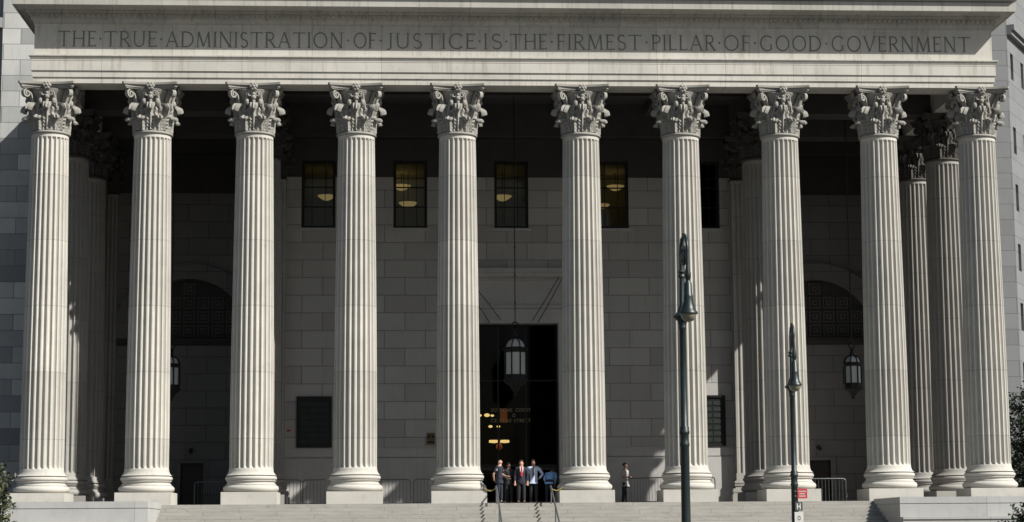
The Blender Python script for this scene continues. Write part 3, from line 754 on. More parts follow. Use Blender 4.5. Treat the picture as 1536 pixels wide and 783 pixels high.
# ------------------------------------------------------------------ lanterns
def lantern(x, y, zt_, zb_, R, label, ztop):
    t = thing('hanging_lantern', label, 'lantern', (x, y, zb_), 'lanterns hung in the portico'); o = (x, y, zb_)
    H = zt_ - zb_; c = (x, y, zb_)
    a0 = PI / 8
    rings = MB()
    for z0, z1, r0, r1 in ((.22, .27, 1.0, 1.08), (.27, .29, 1.12, 1.12), (.29, .36, 1.02, .98), (.73, .77, 1.0, 1.04), (.77, .80, 1.12, 1.12), (.80, .82, 1.05, .95)):
        rings.lathe([(R * r0, H * z0), (R * r1, H * z1)], c, 8, True, a0)
    for k in range(8):
        a = a0 + PI / 4 * k; px_, py_ = x + R * .99 * math.cos(a), y + R * .99 * math.sin(a)
        rings.tube([(px_, py_, zb_ + H * .34), (px_, py_, zb_ + H * .74)], .032, 6)
        rings.tube([(x + R * q * math.cos(a), y + R * q * math.sin(a), zb_ + H * zz) for q, zz in ((.97, .81), (.9, .87), (.72, .925), (.4, .965), (.16, .98))], .025, 6)
    rings.build('cage', M['black'], t, o)
    MB().lathe([(R * .93, H * .30), (R * .93, H * .76)], c, 8, True, a0).build('glass_body', M['opal'], t, o)
    MB().lathe([(R * .9, H * .80), (R * .84, H * .86), (R * .66, H * .92), (R * .34, H * .96), (R * .1, H * .975)], c, 8, True, a0).build('glass_dome', M['opal'], t, o)
    MB().lathe([(.02, 0), (.07, H * .02), (.05, H * .05), (R * .26, H * .08), (R * .34, H * .11), (R * .55, H * .16), (R * .66, H * .18), (R * .9, H * .21), (R * .95, H * .235)], c, 8, True, a0).build('pendant', M['bronze'], t, o)
    f = MB().lathe([(R * .22, H * .965), (R * .3, H * .985), (.09, H * 1.02), (.06, H * 1.08), (.10, H * 1.1), (.03, H * 1.14)], c, 12)
    ring = [(x + .13 * math.cos(2 * PI * k / 16), y, zb_ + H * 1.14 + .12 + .13 * math.sin(2 * PI * k / 16)) for k in range(17)]
    f.tube(ring, .028, 6); f.build('finial', M['black'], t, o)
    z0 = zb_ + H * 1.14 + .24; r = MB().tube([(x, y, z0), (x, y, ztop)], .022, 6)
    zz = z0 + .8
    while zz < ztop - .2: r.ball((x, y, zz), .04, 8, 6); zz += 1.1
    r.build('hanging_rod', M['black'], t, o)
lantern(.07, 4.8, 6.58, 4.22, .45, 'large iron lantern hanging before the dark main entrance', 16.88)
lantern(-13.72, 7.0, 6.05, 4.2, .37, 'iron lantern half hidden behind the second column from the left', 16.88)
lantern(14.06, 7.0, 6.05, 4.2, .37, 'iron lantern between the eighth and ninth columns near the right', 16.88)

# ------------------------------------------------------------------ room lamps
def bowl(x, y, z, r, label, mat=None):
    t = thing('bowl_lamp', label, 'ceiling lamp', (x, y, z), 'lit bowl lamps behind the upper windows'); o = (x, y, z)
    MB().lathe([(.02, -r * .5), (r * .35, -r * .45), (r * .7, -r * .25), (r, 0), (r * 1.05, .03), (r * .95, .02)], o, 20).build('lamp_bowl', mat or M['lamp'], t, o)
    MB().ball((x, y, z - .05), .08, 8, 6).build('bulb', M['bulbw'], t, o)
    MB().tube([(x, y, z + .03), (x, y, 14.73)], .02, 6).build('hanging_rod', M['brass'], t, o)
bowl(-7.74, 12.9, 13.60, .38, 'glowing bowl lamp in the leftmost upper window')
bowl(-4.16, 12.7, 13.26, .40, 'lower glowing bowl lamp in the second upper window')
bowl(-4.45, 13.4, 14.15, .40, 'higher glowing bowl lamp in the second upper window')
bowl(.0, 12.9, 13.60, .40, 'glowing bowl lamp in the middle upper window')
bowl(5.05, 13.1, 14.1, .38, 'higher bowl lamp in the fourth upper window')
bowl(4.42, 12.6, 13.18, .30, 'lower bowl lamp beside the sixth column')
# lobby lamps
t = thing('chandelier', 'bright brass ceiling fixture with two long lit shades inside the lobby', 'chandelier', (.14, 20, 3.1)); o = (.14, 20, 3.1)
for xa, xb in ((-.33, .10), (.2, .60)): MB().tube([(xa, 20, 3.16), ((xa + xb) / 2, 19.95, 3.15), (xb, 20, 3.16)], [.06, .075, .06], 8).build('lit_shade', M['lampb'], t, o)
MB().tube([(.14, 20, 9.19), (.14, 20, 3.05)], .03, 8).tube([(-.3, 20, 3.25), (.58, 20, 3.25)], .02, 6).build('stem', M['brass'], t, o)
MB().lathe([(.05, -.35), (.16, -.25), (.12, -.12), (.04, 0)], o, 12).build('pendant', M['lampo'], t, o)
for i, (px_, pz, r, lb) in enumerate(((-.80, 4.35, .085, 'leftmost lit bulb deep in the lobby by the fifth column'), (-.45, 4.36, .11, 'larger round lit bulb beside the leftmost one in the lobby'), (-.2, 4.34, .07, 'small lit bulb just left of the orange lobby panel'),
                                      (-.29, 3.83, .08, 'lit bulb hanging lower on the left in the lobby'), (.08, 3.83, .07, 'lit bulb above the bright twin lobby fixture'))):
    t = thing('pendant_bulb', lb, 'lamp', (px_, 19.5, pz), 'small bulbs in the lobby')
    MB().ball((px_, 19.5, pz), (r * 1.2, r, r * .75)).build('bulb', M['lampb'], t, (px_, 19.5, pz))
    MB().tube([(px_, 19.5, pz + .02), (px_, 19.5, 9.19)], .012, 5).build('cord', M['black'], t, (px_, 19.5, pz))
t = thing('lit_panel', 'dim orange lit panel standing in the dark lobby', 'panel', (.42, 21, FZ - .1))
MB().box(.24, .58, 21, 21.06, 4.1, 4.75).build('panel', M['lampo'], t, (.42, 21, 3))
MB().tube([(.42, 21.09, FZ - .1), (.42, 21.09, 4.7)], .03, 6).build('post', M['black'], t, (.42, 21, 3))

# ------------------------------------------------------------------ plaques, small signs, wires
def plaque(x0, x1, z0, z1, label, cols):
    t = thing('bronze_notice_board', label, 'notice board', ((x0 + x1) / 2, Y2, z0), 'bronze notice boards on the wall'); o = ((x0 + x1) / 2, Y2, z0)
    f = MB(); y0 = Y2 - .09; w = .09
    f.box(x0, x0 + w, y0, Y2 - .003, z0, z1); f.box(x1 - w, x1, y0, Y2 - .003, z0, z1); f.box(x0 + w, x1 - w, y0, Y2 - .003, z0, z0 + w); f.box(x0 + w, x1 - w, y0, Y2 - .003, z1 - w, z1)
    f.build('frame', M['black'], t, o)
    MB().box(x0 + w, x1 - w, y0 + .05, Y2 - .003, z0 + w, z1 - w).build('board', M['bronze'], t, o)
    b = MB(); n = cols
    for i in range(n):
        for j in range(7):
            a = x0 + w + .06 + (x1 - x0 - 2 * w - .1) * i / n; c = z0 + w + .08 + (z1 - z0 - 2 * w - .14) * j / 7
            b.box(a, a + (x1 - x0 - 2 * w) / n - .08, y0 + .035, y0 + .05, c, c + .17)
    b.build('relief_panels', M['relief'], t, o)
plaque(-8.79, -7.33, 2.43, 4.55, 'large dark bronze board on the wall left of the fourth column', 3)
plaque(7.7, 9.15, 2.43, 4.55, 'large dark bronze board partly hidden by the seventh column', 3)
t = thing('brass_wall_plate', 'small brown brass plate on the wall left of the fifth column', 'wall plate', (-3.22, Y2, 2.55)); o = (-3.22, Y2, 2.55)
MB().box(-3.39, -3.05, Y2 - .05, Y2 - .016, 2.53, 3.02).build('plate', M['brass'], t, o)
b = MB()
for cx in (-3.3, -3.14): b.box(cx - .055, cx + .055, Y2 - .06, Y2 - .05, 2.8, 2.93)
b.box(-3.35, -3.09, Y2 - .06, Y2 - .05, 2.6, 2.68); b.build('raised_marks', M['black'], t, o)
t = thing('wall_tag', 'tiny reddish tag on the wall left of the bronze board', 'tag', (-9.1, Y2, 3.12))
MB().box(-9.2, -9.02, Y2 - .03, Y2 - .002, 3.13, 3.18).build('plate', M['red'], t, (-9.1, Y2, 3.1))
MB().box(-9.18, -9.04, Y2 - .015, Y2 - .002, 3.10, 3.128).build('backing', M['brass'], t, (-9.1, Y2, 3.1))
for i, (a, b_, lb) in enumerate((((-1.30, 9.0), (-.30, 7.75), 'thin stay wire at the upper left of the main doorway'), ((-1.75, 9.05), (-.75, 7.62), 'outer thin stay wire at the upper left of the main doorway'),
                                 ((2.15, 9.5), (1.05, 7.7), 'inner thin stay wire at the upper right of the main doorway'), ((2.32, 9.5), (1.28, 7.62), 'outer thin stay wire at the upper right of the main doorway'))):
    w = MB().tube([(a[0], Y2 - .46, a[1]), ((a[0] + b_[0]) / 2, Y2 - .7, (a[1] + b_[1]) / 2 - .03), (b_[0], Y2 - .14, b_[1])], .017, 6).build('stay_wire', M['black'], None, (a[0], Y2 - .4, a[1]), smooth=60)
    tag(w, lb, 'wire', 'stay wires over the doorway')

# ------------------------------------------------------------------ barricades
def barricade_proto():
    t = thing('crowd_barricade', '', 'barricade', (0, 0, 0), 'steel crowd barricades behind the columns'); o = (0, 0, 0); L = 1.02; Ht = 1.13; r = .021
    f = MB(); pts = [(-L, 0, .16), (-L, 0, Ht - .12), (-L + .03, 0, Ht - .04), (-L + .12, 0, Ht), (L - .12, 0, Ht), (L - .03, 0, Ht - .04), (L, 0, Ht - .12), (L, 0, .16), (-L, 0, .16)]
    f.tube(pts, r, 8); f.build('frame', M['steel'], t, o, smooth=60)
    b = MB()
    for k in range(1, 14): x = -L + 2 * L * k / 14; b.tube([(x, 0, .16), (x, 0, Ht)], .009, 6)
    b.build('bars', M['steel'], t, o, smooth=60)
    for s_ in (-1, 1): MB().tube([(s_ * (L - .14), -.28, .012), (s_ * (L - .14), -.24, .05), (s_ * (L - .14), 0, .17), (s_ * (L - .14), .24, .05), (s_ * (L - .14), .28, .012)], .018, 6).build('foot', M['steel'], t, o, smooth=60)
    MB().tube([(L, 0, .35), (L + .05, 0, .35), (L + .05, 0, .5)], .012, 6).build('hook', M['steel'], t, o)
    return t
BP = barricade_proto()
bars = [(-9.55, 7.9, 0, 'steel barricade in the shade just right of the third column'), (-7.42, 8.0, .02, 'steel barricade below the left bronze board beside the fourth column'), (-5.1, 8.0, -.01, 'steel barricade on the right of the fourth column base'),
        (-2.95, 7.9, .25, 'steel barricade end left of the fifth column base'), (5.55, 7.7, -.72, 'slanted steel barricade beside the lone man on the right'), (7.25, 6.95, .0, 'steel barricade running behind the seventh column base'),
        (13.3, 10.0, .0, 'steel barricade before the side door right of the eighth column'), (-12.0, 10.0, .0, 'steel barricade before the side door left of the third column')]
for i, (x, y, rz, lb) in enumerate(bars):
    b = BP if i == 0 else copy_tree(BP, None)
    b.location = (x, y, FZ); b.rotation_euler = (0, 0, rz); b['label'] = lb

# ------------------------------------------------------------------ stair rails and chains
def handrail(x, lb):
    t = thing('stair_handrail', lb, 'handrail', (x, -1.5, FZ - .15), 'metal rails on the central steps'); o = (x, -1.5, FZ - .15)
    dy = -8.2; dz = -8.2 / .4 * rh
    r = MB(); r.tube([(x, -1.0, .50), (x, -1.25, .53), (x, -1.42, .48), (x, -1.42 + dy, .48 + dz), (x, -1.6 + dy, .42 + dz), (x, -1.6 + dy, .1 + dz)], .033, 8)
    r.build('rail', M['steel'], t, o, smooth=60)
    for q in range(5):
        yy = -1.42 + dy * q / 4; zz = .48 + dz * q / 4
        MB().tube([(x, yy, zz - .60), (x, yy, zz)], .026, 8).build('post', M['steel'], t, o, smooth=60)
handrail(-1.0, 'metal stair rail in front of the police officer'); handrail(.98, 'metal stair rail in front of the man in the blue shirt')
def chain(xa, xb, lb):
    pts = []; n = 14; mb = MB()
    for i in range(n + 1):
        t_ = i / n; pts.append(Vector((xa + (xb - xa) * t_, -1.05, .47 - .10 * math.sin(PI * t_))))
    for i in range(n):
        a, b = pts[i], pts[i + 1]; d = (b - a)
        ring = []
        for k in range(9):
            an = 2 * PI * k / 8; s_ = a + d * (.5 + .62 * math.cos(an)); off = .018 * math.sin(an)
            ring.append((s_.x, s_.y + (off if i % 2 else 0), s_.z + (0 if i % 2 else off)))
        mb.tube(ring, .010, 5)
    tag(mb.build('chain', M['chain'], None, (xa, -1.05, .45)), lb, 'chain', 'yellow chains closing the steps')
chain(-1.42, -1.0, 'short yellow chain between the fifth column and the left rail'); chain(.98, 1.42, 'short yellow chain between the right rail and the sixth column')

# ------------------------------------------------------------------ street lamps
def street_lamp(x, y, zap, label, dx):
    t = thing('street_lamp', label, 'street lamp', (x, y, GZ), 'old crook topped street lamps'); o = (x, y, GZ)
    k = zap - 1.95                                            # bell bottom / collar height
    c = (x, y, 0)
    zc = k - 2.8
    mb = MB()
    mb.lathe([(.30, GZ), (.30, GZ + .12), (.24, GZ + .2), (.22, GZ + .55), (.25, GZ + .6), (.17, GZ + .75), (.135, GZ + 1.1), (.115, GZ + 1.5), (.105, zc - .35), (.115, zc - .33), (.125, zc - .28), (.105, zc - .24), (.105, zc - .06),
              (.125, zc - .03), (.13, zc + .02), (.11, zc + .05), (.115, zc + .12), (.085, zc + .16), (.075, k - .32), (.09, k - .30), (.095, k - .24), (.085, k - .22), (.12, k - .10), (.22, k - .02), (.225, k + .02), (.14, k + .1), (.09, k + .22), (.062, k + .30), (.055, k + .95), (.085, k + .97), (.085, k + 1.02), (.06, k + 1.05), (.09, k + 1.1), (.05, k + 1.16)], c, 24)
    mb.build('pole', M['green'], t, o, smooth=45)
    # crook: rises, curls over towards the street
    dy = -.97
    def P(u, z): return (x + dx * u * .42, y + dy * u, z)
    pts = [P(0, k + 1.1), P(-.02, k + 1.45)]
    for i in range(13):
        a = PI - PI * i / 12 * 1.04; pts.append(P(.36 + .38 * math.cos(a) * 1.0, k + 1.55 + .40 * math.sin(a)))
    mb = MB().tube(pts, [.05] * 3 + [.045] * 12, 8)
    sp = []
    for i in range(26):                                       # scroll inside the crook
        t_ = i / 25; a = PI * 1.0 + t_ * 3.2 * PI; rr = .27 * (1 - .82 * t_); sp.append(P(.30 + rr * math.cos(a), k + 1.50 + rr * math.sin(a)))
    mb.tube(sp, .05, 6)
    for q in (.1, .34, .58): mb.ball(P(q, k + 1.97 - abs(q - .36) * .4), (.05, .05, .06), 8, 6)
    for q in (.12, .3, .46): mb.ball(P(q, k + 1.42 + q * .2), (.055, .10, .12), 8, 6)           # leaf casting filling the crook
    mb.build('crook', M['green'], t, o, smooth=60)
    lx, ly, lz = P(.74, 0)
    c2 = (lx, ly, 0)
    MB().lathe([(.03, k + 1.52), (.05, k + 1.1), (.075, k + .98), (.075, k + .86), (.055, k + .84), (.055, k + .78), (.09, k + .74), (.10, k + .46), (.115, k + .44), (.115, k + .40), (.12, k + .3), (.15, k + .18), (.18, k + .08), (.225, k + .03), (.225, k), (.205, k - .01)][::-1], c2, 24).build('lamp_hood', M['green'], t, o, smooth=45)
    MB().lathe([(.02, k - .20), (.11, k - .17), (.17, k - .10), (.195, k - .012)], c2, 20).build('lamp_globe', M['globe'], t, o, smooth=60)
    return t
street_lamp(2.40, -26, 5.93, 'taller dark green street lamp standing before the seventh column', .16)
street_lamp(7.99, -11, 5.33, 'dark green street lamp carrying small signs before the eighth column', -.13)
def sign(name, x0, x1, z0, z1, mat, label, mk, y=-11.12):
    t = thing(name, label, 'sign', ((x0 + x1) / 2, y, z0)); o = ((x0 + x1) / 2, y, z0)
    MB().box(x0, x1, y - .006, y, z0, z1).build('panel', mat, t, o)
    MB().box(7.97, 8.03, y, y + .045, z0 + .06, z0 + .1).box(7.97, 8.03, y, y + .045, z1 - .1, z1 - .06).build('clamp', M['steel'], t, o)
    mb = MB(); w, h = x1 - x0, z1 - z0
    if mk == 'lines':
        for z, a, b in ((.72, .12, .88), (.48, .2, .8), (.24, .16, .84)):
            x = x0 + w * a
            while x < x0 + w * b - .015:
                mb.box(x, x + .02, y - .009, y - .007, z0 + h * z - .018, z0 + h * z + .018); x += .03
        mb.build('lettering', M['white'], t, o)
    elif mk == 'H':
        mb.box(x0 + w * .24, x0 + w * .38, y - .009, y - .007, z0 + h * .15, z0 + h * .85); mb.box(x0 + w * .62, x0 + w * .76, y - .009, y - .007, z0 + h * .15, z0 + h * .85); mb.box(x0 + w * .38, x0 + w * .62, y - .009, y - .007, z0 + h * .43, z0 + h * .57)
        mb.build('lettering', M['white'], t, o)
    else:
        pl = arcp((x0 + x1) / 2, z0 + h * .5, .05, .07, 0, 360, 20); n = len(pl); cx, cz = (x0 + x1) / 2, z0 + h * .5
        mb.add([(cx + (p[0] - cx) * k, y - .008, cz + (p[1] - cz) * k) for k in (1, .6) for p in pl], [(i, i + 1, n + i + 1, n + i) for i in range(n - 1)])
        mb.build('emblem', M['signd'], t, o)
sign('red_sign', 8.06, 8.37, -.15, .16, M['red'], 'red sign with white lines of lettering on the lamp post', 'lines')
sign('letter_sign', 7.97, 8.21, -.53, -.26, M['signd'], 'dark sign with a pale letter H below the red sign', 'H')
sign('white_sign', 7.95, 8.23, -.96, -.57, M['white'], 'white sign with a round grey mark, lowest on the lamp post', 'o')

# ------------------------------------------------------------------ people
def skin(name, chains, mat, parent, loc, rot, sub=1, joins=()):
    """one continuous surface grown round a skeleton: chains of (x,y,z,rx[,ry]); first vertex of chain 0 is the root; a chain may start with an int (index of an existing vertex)"""
    vs = []; es = []; rs = []
    for ch in chains:
        prev = None
        for p in ch:
            if isinstance(p, int): prev = p; continue
            vs.append(p[:3]); rs.append((p[3], p[4] if len(p) > 4 else p[3]))
            if prev is not None: es.append((prev, len(vs) - 1))
            prev = len(vs) - 1
    me = bpy.data.meshes.new(name + '_skeleton'); me.from_pydata(vs, es, [])
    o = bpy.data.objects.new(name + '_skeleton', me); COL.objects.link(o)
    md = o.modifiers.new('skin', 'SKIN'); md.use_smooth_shade = True
    if not me.skin_vertices: pass
    sv = me.skin_vertices[0].data
    for i, r in enumerate(rs): sv[i].radius = r; sv[i].use_root = (i == 0)
    ss = o.modifiers.new('sub', 'SUBSURF'); ss.levels = sub; ss.render_levels = sub
    bpy.context.view_layer.update()
    ev = o.evaluated_get(bpy.context.evaluated_depsgraph_get())
    out = bpy.data.meshes.new_from_object(ev); out.name = name
    bpy.data.objects.remove(o); 
    out.materials.clear(); out.materials.append(mat)
    for p in out.polygons: p.use_smooth = True
    q = bpy.data.objects.new(name, out)
    return q
def person(label, loc, face, look, H=1.58):
    """look: dict of materials, arm targets and options.  Local frame: facing -Y, metres for a 1.72 m body scaled to H."""
    t = thing('person', label, 'person', loc); t.rotation_euler = (0, 0, face); k = H / 1.72; t.scale = (k, k, k)
    lean = look.get('lean', 0.)
    def L(p):                                                  # bend the upper body forward about the hips
        if lean == 0 or p[2] < .93: return p
        y, z = p[1], p[2] - .93; c, s_ = math.cos(lean), math.sin(lean)
        return (p[0], y * c - z * s_, .93 + y * s_ + z * c, *p[3:])
    st = look.get('stride', .04)
    hipL, kneeL, ankL = (.095, 0, .90), (.105, -.01 - st * .5, .50), (.11, .02 - st, .085)
    hipR, kneeR, ankR = (-.095, 0, .90), (-.105, -.01 + st * .3, .50), (-.11, .02 + st, .085)
    def arm(sg, pose):
        sh = (sg * .195, .0, 1.40)
        el, wr, hd = {'down': ((sg * .25, .04, 1.12), (sg * .26, -.03, .87), (sg * .255, -.06, .79)),
                      'hip': ((sg * .36, .08, 1.16), (sg * .22, -.05, .97), (sg * .17, -.10, .95)),
                      'back': ((sg * .27, .13, 1.14), (sg * .17, .16, .95), (sg * .11, .16, .91)),
                      'fold': ((sg * .26, -.07, 1.14), (sg * .03, -.26, 1.16), (-sg * .06, -.24, 1.17)),
                      'front': ((sg * .24, -.02, 1.12), (sg * .17, -.26, 1.05), (sg * .13, -.33, 1.06))}[pose]
        return L(sh), L(el), L(wr), L(hd)
    def lerp(a, b, u): return tuple(a[i] + (b[i] - a[i]) * u for i in range(3))
    A = {1: arm(1, look.get('armL', 'down')), -1: arm(-1, look.get('armR', 'down'))}
    ht = look.get('turn', 0.); hx = math.sin(ht) * .02
    nd = Vector((math.sin(ht), -math.cos(ht), 0))
    def HP(f, z, rx, ry=None): q = Vector((0, -.02, z)) + nd * f; return L((q.x, q.y, q.z, rx, ry or rx))
    tk = .45 if lean else 1.
    ch = [[L((0, 0, .94, .125 * tk, .09 * tk)), L((0, 0, 1.10, .12 * tk, .085 * tk)), L((0, .0, 1.28, .14 * tk, .09 * tk)), L((0, .01, 1.40, .11, .075)), L((0, .005, 1.475, .055, .06)), HP(.0, 1.53, .058), HP(.012, 1.585, .078, .088), HP(.005, 1.645, .082, .098), HP(-.01, 1.70, .055, .065)]]
    idx = 9
    ch.append([6, HP(.098, 1.60, .014), ]); idx += 1            # nose
    ch.append([5, HP(.075, 1.545, .022)]); idx += 1             # chin
    for sg in (1, -1):
        sh, el, wr, hd = A[sg]
        base = idx
        ch.append([3, (*sh, .062), (*lerp(sh, el, .5), .05), (*el, .042), (*lerp(el, wr, .4), .04), (*wr, .028), (*hd, .036, .022)]); idx += 6
        d = Vector(hd) - Vector(wr); d.normalize(); side = d.cross(Vector((0, 0, 1)) if abs(d.z) < .8 else Vector((0, 1, 0))).normalized(); cur = d.cross(side).normalized()
        for q, ln in enumerate((.062, .075, .07, .055)):
            off = side * (q - 1.5) * .019; p0 = Vector(hd) + d * .03 + off; p1 = p0 + d * ln * .5 + cur * .008; p2 = p0 + d * ln * .85 + cur * .03
            ch.append([idx - 1 if False else base + 5, (*p0, .0095), (*p1, .0085), (*p2, .007)]); idx += 3
        th = Vector(hd) - side * .04; ch.append([base + 5, (*th, .011), (*(th + d * .04 - side * .012), .009)]); idx += 2
    for hp, kn, an in ((hipL, kneeL, ankL), (hipR, kneeR, ankR)):
        ch.append([0, (*hp, .068), (*lerp(hp, kn, .5), .076), (*kn, .056), (*lerp(kn, an, .35), .056), (*an, .036), (an[0], an[1] - .06, .045, .038, .03), (an[0] + .01, an[1] - .17, .03, .036, .022)]); idx += 7
    def put(q):
        COL.objects.link(q); q.parent = t; return q
    put(skin('body', ch, look['skin'], t, loc, 0, 1))
    # clothing
    hem = .74 if look.get('topname') == 'jacket' else .86
    sl = look.get('sleeve', 'long'); c2 = [[L((0, 0, .94, .172, .135)), L((0, 0, 1.10, .163, .122)), L((0, 0, 1.28, .188, .13)), L((0, .01, 1.405, .145, .105)), L((0, .01, 1.465, .072, .075))]]
    for sg in (1, -1):
        sh, el, wr, hd = A[sg]
        c2.append([3, (*sh, .078), (*lerp(sh, el, .5), .066), (*lerp(sh, el, .85), .062)] + ([(*el, .058), (*lerp(el, wr, .5), .052), (*lerp(el, wr, .92), .042)] if sl == 'long' else []))
    c2.append([0, (0, 0, hem, .175, .138) if hem < .8 else (0, 0, hem, .15, .115)])
    put(skin(look.get('topname', 'shirt'), c2, look['top'], t, loc, 0, 1))
    c3 = [[(0, .0, 1.0, .175, .14), (0, 0, .88, .172, .135)]]
    for hp, kn, an in ((hipL, kneeL, ankL), (hipR, kneeR, ankR)):
        c3.append([1, (hp[0], hp[1], .84, .10), (*lerp(hp, kn, .5), .09), (*kn, .075), (*lerp(kn, an, .5), .07), (an[0], an[1], .10, .066)])
    put(skin('trousers', c3, look['legs'], t, loc, 0, 1))
    for an in (ankL, ankR):
        mb = MB(); mb.ball((an[0] + .003, an[1] - .07, .045), (.05, .145, .045), 10, 8); mb.box(an[0] - .042, an[0] + .048, an[1] - .19, an[1] + .06, .0, .018)
        s_ = mb.build('shoe', M['shoe'], None, (0, 0, 0), smooth=60); s_.parent = t
    hc = Vector(HP(-.012, 1.655, 0)[:3])
    if look.get('hair'):
        mb = MB()
        up = Vector(L((0, 0, 2.0, 0))[:3]) - Vector(L((0, 0, 1.9, 0))[:3]); up.normalize()
        mb.ball((0, 0, 0), (.092, .108, .085), 16, 10)
        vs = []
        for v in mb.v:
            vv = Vector(v); z = max(vv.z, -.03 + (.055 if vv.y < -.03 else -.02 if vv.y > .02 else 0)); vs.append((vv.x, vv.y, z))
        mb.v = vs
        h = mb.build('hair', look['hair'], None, (0, 0, 0), smooth=80); h.parent = t; h.location = hc + up * .015; h.rotation_euler = (lean, 0, ht)
    if lean < .5:
        for sg in (-1, 1):
            s2 = Vector((math.cos(ht), math.sin(ht), 0)) * sg * .03
            e = Vector(HP(.082, 1.622, 0)[:3]) + s2
            q = MB().ball((0, 0, 0), (.011, .008, .007), 8, 6).build('eye', M['hair'], None, (0, 0, 0)); q.parent = t; q.location = e
            e2 = Vector(HP(.0, 1.605, 0)[:3]) + Vector((math.cos(ht), math.sin(ht), 0)) * sg * .082
            q = MB().ball((0, 0, 0), (.012, .02, .032), 8, 6).build('ear', look['skin'], None, (0, 0, 0), smooth=80); q.parent = t; q.location = e2; q.rotation_euler = (0, 0, ht)
        m_ = MB().ball((0, 0, 0), (.026, .008, .006), 8, 6).build('mouth', M['tie'] if False else M['skin2'], None, (0, 0, 0)); m_.parent = t; m_.location = Vector(HP(.084, 1.562, 0)[:3]); m_.rotation_euler = (0, 0, ht)
    if look.get('tie'):
        if look.get('shirtfront'):
            mb = MB(); mb.prism_y([(-.075, 1.46), (.075, 1.46), (.06, 1.30), (.0, 1.06), (-.06, 1.30)], -.150, -.10); q = mb.build('shirt_front', M['shirt'], None, (0, 0, 0)); q.parent = t
        mb = MB(); mb.prism_y([(-.03, 1.455), (.03, 1.455), (.026, 1.42), (.042, 1.12), (0, 1.02 if look.get('tielong') else 1.06), (-.042, 1.12), (-.026, 1.42)], -.162, -.11); q = mb.build('tie', look['tie'], None, (0, 0, 0)); q.parent = t
    if look.get('belt'):
        q = MB().lathe([(.171, .95), (.171, .99)], (0, 0, 0), 24).build('belt', M['shoe'], None, (0, 0, 0)); q.scale = (1, .78, 1); q.parent = t
        g = MB().box(.15, .20, -.05, .04, .84, .97).build('holster', M['shoe'], None, (0, 0, 0)); g.parent = t
        b = MB().prism_y([(.07, 1.30), (.10, 1.33), (.13, 1.30), (.10, 1.25)], -.15, -.125).build('badge', M['gold'], None, (0, 0, 0)); b.parent = t
        for sg in (-1, 1):
            b = MB().box(sg * .262 - .012, sg * .262 + .012, -.035, .035, 1.27, 1.35).build('shoulder_patch', M['white'], None, (0, 0, 0)); b.parent = t
    return t
person('bald police officer in dark navy short sleeved uniform facing right', (-.86, -.78, FZ), math.radians(62), dict(skin=M['skin'], top=M['navy'], legs=M['navy'], topname='uniform_shirt', sleeve='short', armL='front', armR='back', belt=True))
person('man in a dark open suit with a red tie and white shirt', (.0, .25, FZ), math.radians(4), dict(skin=M['skin'], top=M['navy'], legs=M['dark'], topname='jacket', tie=M['tie'], shirtfront=True, hair=M['hair'], armL='down', armR='down', turn=.15))
person('tall man in a pale blue shirt with a dark tie', (.47, .45, FZ), math.radians(-8), dict(skin=M['skin2'], top=M['shirtw'], legs=M['dark'], tie=M['dark'], tielong=True, hair=M['hair'], armL='hip', armR='down', turn=-.2), 1.61)
person('person in a blue shirt bending over with back turned', (1.04, .25, FZ), math.radians(165), dict(skin=M['skin2'], top=M['shirtb'], legs=M['navy'], hair=M['hair'], lean=.95, armL='front', armR='front'), 1.55)
person('lone man in a grey shirt with folded arms by the back wall', (4.66, 7.5, FZ), math.radians(55), dict(skin=M['skin2'], top=M['shirtg'], legs=M['dark'], hair=M['hair'], armL='fold', armR='fold', sleeve='short'), 1.72)
person('shaded man in a black suit behind the officer', (-.42, 1.1, FZ), math.radians(20), dict(skin=M['skin2'], top=M['dark'], legs=M['dark'], topname='jacket', hair=M['hair'], armL='down', armR='front'), 1.52)

